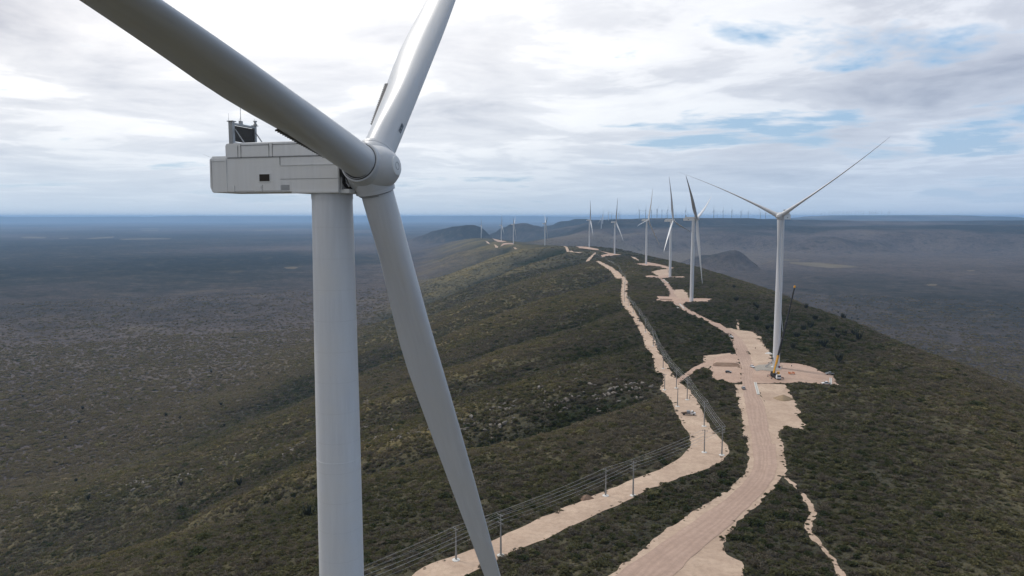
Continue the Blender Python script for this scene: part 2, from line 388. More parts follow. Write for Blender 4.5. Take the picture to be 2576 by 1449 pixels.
PADM = earth_mat('pinkish_tamped_pad_earth', [(.38,.265,.205), (.45,.32,.25), (.50,.365,.285)], .04, .35, .15)
GRAVEL = earth_mat('grey_gravel_bed', [(.27,.25,.22), (.33,.30,.265), (.37,.335,.29)], .08, .4, .2)
BANK = earth_mat('brown_cut_bank_soil', [(.17,.11,.08), (.22,.15,.11), (.26,.185,.135)], .2, .8, .3)
FIELD = earth_mat('pale_stubble_field', [(.105,.087,.06), (.135,.112,.078), (.165,.138,.095)], .004, .2, .1)

CLEAR = []          # every cleared outline, kept free of shrubs
def rag(P, amp):
    """wear a straight outline ragged"""
    out = []
    n = len(P)
    for i in range(n):
        a, b = np.array(P[i]), np.array(P[(i+1) % n]); L = np.linalg.norm(b-a); k = max(1, int(L/max(2.0, amp*1.2))); k = min(k, 40)
        nn = np.array([-(b-a)[1], (b-a)[0]])/max(L, 1e-6)
        for q in range(k):
            p = a+(b-a)*q/k; w = amp*(vn(np.array([p[0]/(amp*2.2)]), np.array([p[1]/(amp*2.2)]), 77)[0]) if amp else 0
            out.append(tuple(p+nn*w))
    return out
def inpoly(x, y, P):
    P = np.asarray(P); inside = np.zeros(x.shape, bool); j = len(P)-1
    for i in range(len(P)):
        xi, yi = P[i]; xj, yj = P[j]
        c = (yi > y) != (yj > y)
        if yi != yj: inside ^= c & (x < (xj-xi)*(y-yi)/(yj-yi)+xi)
        j = i
    return inside
def sheet(name, world, mat, off, step, amp=0, clear=True, lift=None):
    P = rag(world, amp) if amp else list(world)
    A = np.array(P); x0, y0 = A.min(0); x1, y1 = A.max(0)
    gx, gy = np.meshgrid(np.arange(x0+step/2, x1, step), np.arange(y0+step/2, y1, step)); gx, gy = gx.ravel(), gy.ravel()
    gx = gx+rng.uniform(-.2, .2, gx.shape)*step; gy = gy+rng.uniform(-.2, .2, gy.shape)*step
    k = inpoly(gx, gy, P); pts = [Vector(p) for p in P]+[Vector((a, b)) for a, b in zip(gx[k], gy[k])]
    V, E, Fc, *_ = delaunay_2d_cdt(pts, [], [list(range(len(P)))], 1, 1e-4)
    V = np.array([(v.x, v.y) for v in V])
    z = ground(V[:, 0], V[:, 1])+ZC+off
    if lift is not None: z = z+lift(V[:, 0], V[:, 1])
    o = mesh_obj(name, np.column_stack([V, z]), [list(f) for f in Fc], mat, smooth=True)
    bm = bmesh.new(); bm.from_mesh(o.data)
    for f in bm.faces:
        f.normal_update()
        if f.normal.z < 0: f.normal_flip()
    bm.to_mesh(o.data); bm.free()
    tag(o, kind='structure')
    if clear: CLEAR.append(np.array(P))
    return o
def resample(P, n):
    P = np.asarray(P, float); s = np.concatenate([[0], np.cumsum(np.hypot(*np.diff(P, axis=0).T))]); t = np.linspace(0, s[-1], n)
    Q = np.column_stack([np.interp(t, s, P[:, 0]), np.interp(t, s, P[:, 1])])
    for _ in range(2): Q[1:-1] = (Q[:-2]+2*Q[1:-1]+Q[2:])/4
    return Q, s[-1]
def ribbon(name, left, right, mat, off, n=120, m=9, amp=0, clear=True):
    Lq, ln = resample(left, n); Rq, _ = resample(right, n)
    if amp:
        for Q, sd in ((Lq, 51), (Rq, 53)):
            Q[:, 0] += amp*vn(Q[:, 0]/5, Q[:, 1]/5, sd)+.6*amp*vn(Q[:, 0]/1.7, Q[:, 1]/1.7, sd+9); Q[:, 1] += amp*vn(Q[:, 0]/5+9, Q[:, 1]/5, sd+1)
    V, UV = [], []
    for j in range(m):
        a = j/(m-1); Q = Lq*(1-a)+Rq*a; z = ground(Q[:, 0], Q[:, 1])+ZC+off; V.append(np.column_stack([Q, z])); UV.append([(a, t*ln) for t in np.linspace(0, 1, n)])
    V = np.concatenate(V); Fc = [[j*n+i, (j+1)*n+i, (j+1)*n+i+1, j*n+i+1] for j in range(m-1) for i in range(n-1)]
    o = mesh_obj(name, V, Fc, mat, smooth=True)
    UV = np.concatenate([np.array(u) for u in UV]); uvl = o.data.uv_layers.new(name='UVMap')
    for p in o.data.polygons:
        for li in p.loop_indices: uvl.data[li].uv = UV[o.data.loops[li].vertex_index]
    bm = bmesh.new(); bm.from_mesh(o.data)
    for f in bm.faces:
        f.normal_update()
        if f.normal.z < 0: f.normal_flip()
    bm.to_mesh(o.data); bm.free()
    tag(o, kind='structure')
    if clear: CLEAR.append(np.concatenate([Lq, Rq[::-1]]))
    return o

# main road: graded carriageway on a wider cleared verge (both from the bottom of the view upwards)
vl = survey(z7([(-620,1640),(-280,1440),(0,1215),(160,1070),(400,905),(600,760),(780,640),(890,590),(1040,430),(1095,300),(1085,190),(1060,60)]) + z5([(1040,1180),(1045,1040),(1010,900),(975,760),(950,650)]))
vr = survey(z7([(500,1640),(760,1400),(840,1250),(860,1040),(980,910),(1220,720),(1310,610),(1400,480),(1465,400),(1475,300),(1450,180),(1405,60)]) + z5([(1400,1150),(1330,1050),(1290,900),(1220,760),(1180,650)]))
ribbon('road_verge', vl, vr, CREAM, .14, 260, 15, .8)
cl = survey(z7([(-480,1640),(-180,1400),(0,1275),(300,1070),(600,860),(830,700),(1010,550),(1100,445),(1142,340),(1142,250),(1115,100)]) + z5([(1130,1300),(1115,1150),(1085,1000),(1060,850),(1035,700),(1024,620),(1024,560),(1020,470),(985,380),(952,300),(922,220),(890,160),(832,110),(742,60)]) + z4([(940,795),(860,760),(700,685),(600,615),(560,560),(540,480),(490,400),(445,350),(432,325),(480,285),(530,255)]))
cr = survey(z7([(100,1640),(300,1500),(480,1290),(700,1110),(880,960),(1090,760),(1240,620),(1330,490),(1372,380),(1382,270),(1352,100)]) + z5([(1330,1300),(1305,1150),(1280,1000),(1248,850),(1192,760),(1155,650),(1160,560),(1160,490),(1128,430),(1098,340),(1058,240),(1018,190),(958,140),(880,90),(800,32)]) + z4([(1020,805),(950,770),(830,710),(730,655),(670,600),(650,545),(600,470),(540,395),(480,345),(462,325),(500,295),(560,265)]))
ribbon('road', cl, cr, PINK, .24, 420, 17, .35)

PADS = [
 ('cleared_ground', z5([(830,80),(905,84),(980,100),(1130,120),(1210,172),(1250,240),(1290,310),(1322,400),(1334,440),(1290,478),(1140,478),(1080,300),(1000,190),(900,120)]), CREAM, .20, 1.6),
 ('crane_pad', z5([(1130,470),(1250,446),(1400,432),(1560,440),(1700,462),(1830,520),(1950,568),(1990,652),(1900,660),(1780,650),(1690,640),(1560,632),(1460,640),(1300,642),(1140,640),(1130,560)]), PADM, .26, 1.2),
 ('gravel_bed', z5([(1140,480),(1200,455),(1330,450),(1420,470),(1420,505),(1330,520),(1220,510),(1165,520)]), GRAVEL, .40, .8),
 ('side_pad', z5([(760,372),(900,345),(965,345),(1024,470),(1024,640),(950,640),(850,622),(742,602),(735,535),(690,500),(720,440),(735,412)]), PADM, .22, 1.4),
 ('cleared_ground', z5([(640,362),(760,350),(900,334),(930,350),(760,385),(735,440),(680,500),(640,470)]), CREAM, .16, 1.2),
 ('cleared_ground', z5([(1170,640),(1300,645),(1460,650),(1500,702),(1540,792),(1580,900),(1640,1030),(1652,1102),(1540,1080),(1430,1086),(1392,1115),(1345,1130),(1300,1050),(1262,850),(1196,760)]), CREAM, .18, 1.4),
 ('cleared_ground', z7([(300,1500),(480,1300),(640,1170),(780,1120),(800,1180),(900,1260),(1030,1310),(1045,1460),(980,1560),(400,1600)]), CREAM, .18, 1.0),
 ('turbine_pad', z4([(420,537),(560,541),(600,548),(680,556),(760,560),(860,556),(985,562),(950,592),(820,598),(740,600),(700,616),(600,600),(560,590),(500,588),(425,578)]), PADM, .5, 1.5),
 ('cleared_ground', z4([(610,470),(690,468),(735,500),(757,540),(760,575),(690,590),(640,560),(595,500)]), CREAM, .35, 1.5),
 ('turbine_pad', z4([(310,332),(380,326),(430,336),(520,326),(560,340),(700,336),(710,350),(640,354),(560,350),(440,355),(320,347)]), PADM, .7, 2),
 ('cleared_ground', z4([(370,290),(470,266),(550,264),(556,330),(440,334),(400,315)]), CREAM, .5, 2),
 ('turbine_pad', z4([(200,210),(300,205),(330,192),(450,215),(550,240),(605,255),(560,266),(490,252),(440,236),(300,229)]), PADM, .8, 2.5),
 ('turbine_pad', z2([(1645,720),(1720,738),(1800,752),(1880,762),(1800,770),(1680,787),(1665,768),(1740,752)]), PADM, 1.0, 3),
 ('turbine_pad', z2([(1410,678),(1450,678),(1540,685),(1645,706),(1640,718),(1560,710),(1450,696)]), PADM, 1.0, 3),
 ('cleared_ground', z2([(1968,780),(2010,788),(2050,816),(2052,826),(2000,806)]), CREAM, .8, 3),
 ('cleared_ground', c9([(1405,150),(1480,170),(1580,195),(1680,215),(1760,226),(1660,242),(1570,235),(1500,200)]), PADM, 1.4, 4),
 ('cleared_ground', c9([(1625,330),(1660,275),(1720,258),(1870,262),(1890,285),(1800,282),(1720,290)]), PADM, 1.4, 4),
 ('cleared_ground', c9([(1490,285),(1520,295),(1580,340),(1570,352),(1520,350)]), CREAM, 1.4, 4),
 ('cleared_ground', c9([(1310,212),(1350,225),(1405,265),(1400,278),(1350,255)]), CREAM, 1.4, 4),
 ('cleared_ground', c9([(1880,345),(1930,350),(1970,372),(1950,380),(1900,365)]), CREAM, 1.2, 4),
 ('cleared_ground', z2([(1285,676),(1300,675),(1350,725),(1400,736),(1485,738),(1440,745),(1370,738),(1320,720)]), CREAM, 1.0, 4),
 ('cleared_ground', z2([(1513,830),(1560,780),(1610,738),(1622,740),(1585,785),(1550,825),(1525,834)]), CREAM, .8, 3),
]
for nm, px, mt, off, st in PADS:
    w = survey(px); Ar = np.array(w); size = np.ptp(Ar, axis=0).max()
    sheet(nm, w, mt, off, max(st, size/70), amp=min(1.6, size*.02))

# pole track and its branch
tl = survey(z6([(150,1120),(380,962),(430,895),(600,842),(780,790),(950,703),(1050,662),(1250,565),(1450,485),(1650,402),(1850,312),(2000,262),(2150,185),(2235,92)]) + z5([(520,1250),(505,1170),(460,1110),(410,1020),(362,920),(330,840),(245,735),(190,706),(235,630),(240,560),(152,520)]) + z4([(405,1225),(372,1112),(312,1042),(300,1000),(250,880),(200,790),(130,680),(65,592),(64,470),(74,402),(66,348),(0,292)]))
tr = survey(z6([(520,1120),(700,965),(830,912),(980,832),(1080,782),(1250,722),(1450,622),(1600,552),(1800,472),(1900,402),(2050,352),(2200,292),(2380,232),(2470,172)]) + z5([(890,1290),(850,1235),(790,1180),(700,1060),(640,960),(600,870),(560,790),(480,690),(410,640),(370,602),(330,540)]) + z4([(560,1265),(500,1180),(440,1080),(400,962),(320,860),(250,762),(180,640),(132,540),(136,382),(102,350),(32,280)]))
ribbon('track', tl, tr, CREAM, .16, 420, 9, .55)
ul = survey(z2([(1870,1012),(1780,942),(1700,882),(1613,830)])); ur = survey(z2([(1932,1000),(1852,940),(1752,872),(1642,824)]))
ribbon('track', ul, ur, CREAM, .5, 80, 5, .8)
bl = survey(z5([(365,600),(395,585),(460,535),(540,482),(640,432),(745,408)])); br = survey(z5([(385,640),(420,618),(480,572),(560,520),(650,468),(745,436)]))
ribbon('track', bl, br, PADM, .30, 70, 5, .4)
# footpaths
fl = survey(z7([(1420,425),(1490,500),(1555,565),(1630,650),(1665,720),(1700,800),(1690,870),(1665,930),(1690,1000),(1735,1080),(1815,1165),(1880,1250),(1930,1330),(1990,1430),(2060,1530)]))
fr_ = survey(z7([(1450,425),(1530,500),(1600,565),(1660,640),(1740,720),(1790,800),(1775,870),(1730,930),(1750,1000),(1800,1080),(1870,1165),(1930,1250),(1990,1330),(2060,1430),(2130,1530)]))
ribbon('footpath', fl, fr_, CREAM, .12, 120, 5, .7)
ribbon('footpath', survey(z4([(1222,775),(1235,800),(1230,840),(1235,872)])), survey(z4([(1236,772),(1256,800),(1252,840),(1262,872)])), CREAM, .3, 40, 4, .5)
# pale fields and clearings on the plain
for px in ([(50,597),(75,595.5),(118,597),(112,600),(60,599.5)], [(148,599),(172,598),(172,600.5),(150,601)], [(213,600.5),(245,597.5),(288,595),(284,598.5),(235,601.5)], [(297,601.5),(350,600),(432,600),(425,602),(310,603.5)],
           [(352,574.5),(399,575.2),(397,576.6),(355,575.8)], [(355,579),(400,580),(398,581.5),(356,580.3)], [(633,581),(672,577.5),(688,579.5),(668,581.5)], [(714,673),(740,671.5),(751,674),(740,677.5),(722,677)],
           [(1985,659),(2020,660),(2060,661),(2130,668),(2165,673),(2090,675),(2040,671),(1990,664)], [(2430,681),(2448,679.5),(2455,682),(2440,684)], [(2328,717),(2340,715.5),(2358,716),(2355,719.5),(2336,720)], [(1880,655),(1960,653),(2010,654),(2010,656),(1940,656),(1890,657)]):
    w = survey(px); size = np.ptp(np.array(w), axis=0).max(); sheet('field', w, FIELD, 1.5, max(8, size/30), clear=False)

# ------------------------------------------------------------------ wind turbines
HUBZ, TOWH, OVER, BLEN, TILT = 101.0, 98.9, 4.0, 79.0, 5.0
def tower_mesh():
    mb = MB(); prof = [(2.25, 0)]
    for h in np.linspace(2, TOWH-.6, 34): prof.append((1.85+.42*(1-math.exp(-(TOWH-h)/32)), h))
    prof += [(1.9, TOWH-.6), (1.9, TOWH)]
    prof.sort(key=lambda p: p[1])
    for fh in (22.5, 47.5, 73.5):                      # flange rings between sections
        r = 1.85+.42*(1-math.exp(-(TOWH-fh)/32))
        prof += [(r, fh-.06), (r+.012, fh-.05), (r+.012, fh+.05), (r, fh+.06)]
    prof.sort(key=lambda p: p[1])
    mb.lathe(prof, 'Z', 64); return mb
def blade_mesh(n=40, ns=None):
    S = np.array([0, 1.2, 2.5, 5, 8, 11, 15, 18, 21, 24, 28, 32, 36, 42, 50, 60, 70, 75, 77.6, 78.7, 79.0])
    C = np.array([3.0, 3.0, 3.0, 3.1, 3.35, 3.6, 3.92, 4.08, 4.08, 3.9, 3.62, 3.34, 3.05, 2.5, 1.95, 1.38, .95, .60, .40, .22, .06])
    TC = np.array([1, 1, 1, .93, .74, .58, .43, .37, .33, .31, .28, .265, .25, .23, .21, .2, .19, .18, .18, .18, .2])
    LE = np.array([1.5, 1.5, 1.5, 1.5, 1.5, 1.52, 1.56, 1.6, 1.64, 1.65, 1.62, 1.58, 1.5, 1.3, 1.02, .7, .45, .25, .16, .09, .03])
    TW = np.radians(np.array([12,12,12,12,12,11.5,10,8.5,7.2,6,5,4.2,3.5,2.6,1.6,.8,.2,0,0,0,0]))
    s = ns if ns is not None else np.concatenate([np.linspace(0, 30, 31), np.linspace(31.5, 77, 32), [77.6, 78.2, 78.7, 79.0]])
    rings = []
    for si in s:
        c, tc, le, tw = (np.interp(si, S, A) for A in (C, TC, LE, TW)); round_ = ss(2.5, 13, np.array(si)); ring = []
        for j in range(n):
            a = 2*math.pi*j/n; xc = .5+.5*math.cos(a)      # 1 at trailing edge
            sg = 1 if math.sin(a) >= 0 else -1
            th = 5*tc*(.2969*math.sqrt(xc)-.126*xc-.3516*xc**2+.2843*xc**3-.1036*xc**4)
            cam_ = .03*4*xc*(1-xc)
            ax, ay = xc*c, (sg*th+cam_)*c                     # aerofoil
            cx, cy = (.5+.5*math.cos(a))*c, .5*tc*c*math.sin(a)   # ellipse / root circle
            x = cx*(1-round_)+ax*round_; y = cy*(1-round_)+ay*round_
            X0, Y0 = le-x, -y
            ct, st_ = math.cos(tw), math.sin(tw)
            X1, Y1 = X0*ct-Y0*st_, X0*st_+Y0*ct
            ring.append(Vector((X1+math.sin(R(3.2))*si, Y1-5.0*(si/BLEN)**2.2, si)))
        rings.append(ring)
    return MB().loft(rings), (S, C, LE, TW)
BL, BTAB = blade_mesh(); BLfar, _ = blade_mesh(12, np.array([0, 3, 8, 15, 20, 28, 36, 45, 55, 65, 73, 77.5, 79]))
def strip_mb():
    """serrated strip sticking out of the trailing edge near the root"""
    mb = MB(); S, C, LE, TW = BTAB
    ed = np.arange(5.7, 12.3, .3)
    for i, (a, b) in enumerate(zip(ed[:-1], ed[1:])):
        def P(si, out, th):
            c, le, tw = (np.interp(si, S, A) for A in (C, LE, TW)); x = le-c*(.955+.02*(si-6)/7)-out*.8; y = -.30*max(0, 1-(si-5)/12)-.04+th
            return Vector((x*math.cos(tw)-y*math.sin(tw)+math.sin(R(3.2))*si, x*math.sin(tw)+y*math.cos(tw)-5*(si/BLEN)**2.2, si))
        m = (a+b)/2
        V = [P(a, -.12, -.02), P(b, -.12, -.02), P(b, .16, -.02), P(m, .34, -.02), P(a, .16, -.02)]; W = [P(a, -.12, .02), P(b, -.12, .02), P(b, .16, .02), P(m, .34, .02), P(a, .16, .02)]
        mb.add(V+W, [[0,1,2,3,4],[9,8,7,6,5],[0,5,6,1],[1,6,7,2],[2,7,8,3],[3,8,9,4],[4,9,5,0]])
    return mb
def nacelle_mb(w=2.1):
    mb = MB(); z1, z2_ = 3.28, 4.62
    mb.prism([(-11.8, .55), (-11.55, .02), (1.9, .02), (1.9, 3.0), (1.75, z1), (-9.9, z1), (-11.7, z1), (-11.8, z1-.12)], -w, w, lambda x, z: .06 if z > 3 else 0)
    return mb
def hood_mb(w=2.04):
    return MB().prism([(-10.0, 3.22), (1.35, 3.22), (1.2, 4.45), (1.0, 4.62), (-9.85, 4.62), (-10.0, 4.45)], -w, w, lambda x, z: .10 if z > 4.5 else 0)

def shaft_mb():
    return MB().lathe([(1.95, 1.7), (1.95, 2.2), (1.6, 2.3), (1.6, 2.75)], 'X', 40, (0, 0, 2.1))
def spinner_mb():
    mb = MB()
    mb.lathe([(1.7, -1.55), (1.95, -1.5), (2.1, -.9), (2.15, -.2), (2.12, .5), (2.0, 1.1), (1.82, 1.6), (1.53, 2.05), (1.18, 2.42), (.9, 2.6)], 'X', 48)
    for k in range(3):
        a = R(120*k); M = Matrix.Rotation(-a, 3, 'X')
        n = 48; rings = []
        for r, h in ((1.55, .2), (1.92, .9), (1.89, 1.5), (1.83, 1.80), (1.86, 1.81), (1.84, 2.10), (1.78, 2.13), (1.62, 2.13)):
            rings.append([M @ Vector((r*math.cos(2*math.pi*j/n)*.98, r*math.sin(2*math.pi*j/n), h)) for j in range(n)])
        mb.loft(rings)
    return mb
def ring_mb(r, h0, h1, t=.05):
    return MB().lathe([(r-t, h0), (r, h0), (r, h1), (r-t, h1)], 'Z', 56)

ME_TOWER = tower_mesh(); SPIN = spinner_mb()
def rotor_parts(root, phi, near):
    """spinner with its three blades on the tilted shaft"""
    hub = SPIN.build('spinner', BLADE, root, auto=32); hub.location = (OVER, 0, HUBZ); hub.rotation_euler = (R(-phi), 0, 0)
    hub.rotation_euler = (Matrix.Rotation(R(-TILT), 3, 'Y') @ Matrix.Rotation(R(-phi), 3, 'X')).to_euler()
    cap = MB().lathe([(.93, 2.5), (.90, 2.64), (.84, 2.68), (.40, 2.69)], 'X', 40).build('nose_plate', HOUSE, hub, auto=40)
    MB().lathe([(.36, 2.60), (.37, 2.71), (.32, 2.715), (.30, 2.67), (.02, 2.67)], 'X', 32).build('nose_hatch', GALV, hub, auto=40)
    blades = []
    for k in range(3):
        b = (BL if near else BLfar).build('blade', BLADE, root, auto=60)
        b.location = (OVER, 0, HUBZ)
        b.rotation_euler = (Matrix.Rotation(R(-TILT), 3, 'Y') @ Matrix.Rotation(R(-phi-120*k), 3, 'X')).to_euler()
        # shift the root out to the collar: the blade mesh starts at the hub centre
        ring_mb(1.66, 2.10, 2.19, .2).build('root_seal', SEAM, b)
        if near:
            ring_mb(1.60, 2.18, 2.27, .12).build('root_flange', BLADE, b)
            ring_mb(1.56, 2.26, 2.32, .08).build('root_seal', SEAM, b)
            strip_mb().build('serrated_strip', SERR, b)
        blades.append(b)
    return blades
def turbine(name, base, yaw, phi, near=False):
    root = empty(name, base, -R(yaw))
    ME_TOWER.build('tower', WHITE, root, auto=30)
    n = nacelle_mb().build('nacelle', HOUSE, root, bevel=.07, auto=35); n.location = (0, 0, TOWH)
    hood_mb().build('roof_hood', HOUSE, n, bevel=.08, auto=35)
    MB().lathe([(1.92, -.02), (2.0, .02), (2.0, .16)], 'Z', 48).build('yaw_collar', HOUSE, n, auto=40)
    shaft_mb().build('shaft_collar', SEAM if near else SERR, n, auto=40)
    MB().box(-1.6, 2.75, -1.75, 1.75, -.12, .24).build('front_platform', HOUSE, n, bevel=.04)
    if near:
        w = 2.1; mb = MB()
        for sgn in (-1, 1):
            def st(x0, x1, z0, z1): mb.box(x0, x1, sgn*(w-.02), sgn*(w+.004), z0, z1)
            st(-9.75, 1.9, 3.19, 3.235); st(-4.10, -4.06, 2.45, 3.19); st(-4.1, 1.9, 1.18, 1.205); st(-4.06, -4.03, .10, .62)
            st(-11.55, -11.53, .3, 3.0); st(-9.05, -9.02, .06, .65); st(-6.02, -5.99, .06, .7); st(-9.0, -6.9, .13, .15); st(-6.0, -4.1, .13, .15)
        mb.build('panel_seams', PSEAM, n)
        mb = MB()
        for sgn in (-1, 1):
            for x0, x1, z0, z1 in ((-8.62, -8.58, 3.24, 4.36), (-8.28, -8.24, 3.24, 4.45), (-5.27, -5.23, 3.24, 4.45), (-4.9, -4.86, 3.24, 4.45), (-8.26, -5.25, 4.34, 4.375), (-4.88, 1.15, 4.34, 4.375)):
                mb.box(x0, x1, sgn*2.02, sgn*2.047, z0, z1)
        mb.build('hood_seams', PSEAM, n)
        for sgn in (-1, 1):
            MB().box(-4.1, 1.92, sgn*(w-.02), sgn*(w+.035), 2.42, 2.46).build('panel_ledge', HOUSE, n, bevel=.01)
            MB().box(-9.95, -9.85, sgn*(w-.02), sgn*(w+.03), .06, 3.22).build('panel_ledge', HOUSE, n, bevel=.01)
            MB().box(-11.5, -9.97, sgn*(w-.03), sgn*(w+.02), 2.98, 3.02).build('panel_ledge', HOUSE, n, bevel=.008)
        for sgn in (-1, 1):
            wv = MB().box(-6.3, -5.2, sgn*(w-.03), sgn*(w+.012), 1.02, 1.66).build('side_louvre', LOUV, n)
            f = MB()
            f.box(-6.36, -5.14, sgn*(w-.02), sgn*(w+.03), 1.66, 1.71); f.box(-6.36, -5.14, sgn*(w-.02), sgn*(w+.05), .97, 1.02)
            f.box(-6.36, -6.3, sgn*(w-.02), sgn*(w+.03), 1.02, 1.66); f.box(-5.2, -5.14, sgn*(w-.02), sgn*(w+.03), 1.02, 1.66)
            f.build('louvre_frame', HOUSE, wv)
            MB().box(-4.0, -3.15, sgn*(w-.03), sgn*(w+.006), .16, .66).build('lifting_pocket', GALV, n)
            for x0 in (-9.75, -6.85):
                MB().box(x0, x0+.72, sgn*(w-.02), sgn*(w+.055), .08, .62).build('lifting_bracket', HOUSE, n, bevel=.02)
        MB().box(-2.9, 1.9, -2.17, 2.17, -.1, .13).build('bottom_skid', HOUSE, n, bevel=.03)
        MB().box(-11.92, -11.78, -1.2, 1.2, 1.6, 2.6).build('rear_hatch', HOUSE, n, bevel=.02)
        MB().box(-11.7, -10.1, -1.85, 1.85, 3.28, 3.44).build('rear_roof_cover', HOUSE, n, bevel=.05)
        # cooler standing across the roof
        cz = 4.62
        c = MB().box(-9.5, -9.3, -1.55, 1.5, cz+.22, cz+1.66).build('cooler', MESHM, n)
        fr = MB(); fr.box(-9.62, -9.18, -1.92, -1.55, cz-.05, cz+1.98); fr.box(-9.56, -9.24, 1.55, 1.85, cz-.05, cz+1.98)
        fr.box(-9.55, -9.25, -1.55, 1.55, cz+1.74, cz+1.92); fr.box(-9.46, -9.34, -1.55, 1.55, cz+.06, cz+.14)
        fr.box(-9.7, -9.05, -2.02, -1.45, cz+1.98, cz+2.06); fr.box(-9.66, -9.1, 1.5, 1.95, cz+1.98, cz+2.05)
        fr.build('cooler_frame', GALV, c, bevel=.015)
        for yy in (-1.5, 1.62):
            MB().beam((-9.2, yy, cz+1.32), (-8.25, yy, cz+.02), .08, .08).build('brace', GALV, c)
        mast = MB().tube((-9.4, -.35, cz+1.9), (-9.4, -.35, cz+3.55), .035, .02, 8); mast.box(-9.52, -9.28, -.52, -.2, cz+1.9, cz+2.22); mast.tube((-9.4, -.62, cz+2.2), (-9.4, -.36, cz+2.6), .012, .012, 6)
        mast.build('wind_mast', GALV, n)
        for y0, r0 in ((-1.98, .018), (1.9, .014)):
            MB().tube((-9.5, y0, cz+2.0), (-9.5, y0, cz+2.75), r0, .008, 6).build('lightning_rod', GALV, n)
        bc = MB().lathe([(.16, 0), (.2, .1), (.12, .16), (.12, .34), (.18, .36), (.18, .44)], 'Z', 16, (-9.3, 1.72, cz+2.05)).build('beacon', GALV, n)
        MB().tube((-11.6, -1.9, 3.3), (-12.3, -2.2, 3.62), .012, .008, 6).build('lightning_rod', GALV, n)
        lever = MB().beam((2.35, -1.5, .9), (2.75, -1.65, .45), .16, .12); lever.beam((2.2, -1.45, 1.3), (2.5, -1.62, .8), .1, .1); lever.tube((2.0, -1.7, 1.5), (2.1, -1.9, .2), .05, .05, 8)
        lever.build('rotor_lock', GALV, n)
    else:
        c = MB().box(-9.5, -9.3, -1.55, 1.5, 4.85, 6.28).build('cooler', MESHM, n)
        fr = MB(); fr.box(-9.6, -9.2, -1.9, -1.55, 4.57, 6.6); fr.box(-9.6, -9.2, 1.5, 1.85, 4.57, 6.6); fr.box(-9.55, -9.25, -1.55, 1.5, 6.3, 6.5); fr.build('cooler_frame', GALV, c)
        for sgn in (-1, 1): MB().box(-6.3, -5.2, sgn*2.07, sgn*2.115, 1.02, 1.66).build('side_louvre', LOUV, n)
        MB().box(-9.9, 1.7, -2.115, 2.115, 3.14, 3.22).build('panel_seams', SERR, n)
    bl = rotor_parts(root, phi, near)
    return root, bl

root0, bl0 = turbine('wind_turbine', (-16.77, 66.8, 4.32-HUBZ+ZC), 16.16, -76.07, True)
tag(root0, 'huge white wind turbine close by, seen side on, its blades cut off by the frame', 'wind turbine')
MB().lathe([(3.6, -3.5), (3.6, .12), (3.2, .22), (2.4, .26)], 'Z', 40).build('foundation', DISC, root0, auto=30)
mk = MB()
def glyph(ch, z0, mb):
    segs = {'0': 'abcdef', '3': 'abgcd'}[ch]; q_ = .58
    S, C, LE, TW = BTAB
    def P(u, v, t):
        si = z0+u*q_; rr = 1.52+t; an = R(-4)+v*q_*1.15/1.52
        return Vector((rr*math.cos(an)+math.sin(R(3.2))*si, rr*math.sin(an)-5*(si/BLEN)**2.2, si))
    rect = {'a': (.0, .1, -.3, .3), 'd': (.42, .52, -.3, .3), 'g': (.21, .31, -.3, .3), 'f': (.0, .26, -.3, -.18), 'e': (.26, .52, -.3, -.18), 'b': (.0, .26, .18, .3), 'c': (.26, .52, .18, .3)}
    for s_ in segs:
        u0, u1, v0, v1 = rect[s_]; st = 4
        for q in range(st):
            a, b = v0+(v1-v0)*q/st, v0+(v1-v0)*(q+1)/st
            V = [P(u0, a, .0), P(u1, a, .0), P(u1, b, .0), P(u0, b, .0), P(u0, a, .025), P(u1, a, .025), P(u1, b, .025), P(u0, b, .025)]
            mb.add(V, [[3,2,1,0],[4,5,6,7],[0,1,5,4],[1,2,6,5],[2,3,7,6],[3,0,4,7]])
for i, ch in enumerate('003'): glyph(ch, 4.75+.37*i, mk)
mk.build('painted_number', simple('faded_blue_grey_marking', (.16, .20, .25), .6), bl0[1])

TURB = [ # px base, yaw, rotor angle, ground distance, label
 ((177.3, 469.5, -104.2), 129, 57, 'white wind turbine with spread blades standing behind the yellow crane'),
 ((220.0, 864.9, -110.1), 27, 72, 'white wind turbine, second from right along the ridge, with one blade hanging straight down'),
 ((282.0, 1264.2, -117.0), 36, 111, 'white wind turbine, third from right along the ridge, one blade up and two down'),
 ((311.4, 1647.6, -121.3), 33, 24, 'white wind turbine with a blade bent leftward, fourth from right on the ridge'),
 ((323.6, 2241.5, -134.8), -6, 107, 'white wind turbine on the ridge beside a bright forked pad, fifth from right'),
 ((291.6, 2683.0, -133.7), 6, 107, 'white wind turbine on a long thin pad, sixth from right on the ridge'),
 ((153.1, 3314.8, -157.6), -3, 57, 'small white wind turbine alone on the bare crest skyline, seventh from right'),
 ((7.6, 3762.3, -169.4), 6, 60, 'small white wind turbine on the far knoll, rightmost of three there'),
 ((-70.2, 4651.2, -191.2), -6, 105, 'small white wind turbine on the far knoll, middle of three there'),
 ((-253.4, 5853.6, -217.8), 6, 99, 'small white wind turbine on the far knoll, leftmost of three there')]
T1 = None
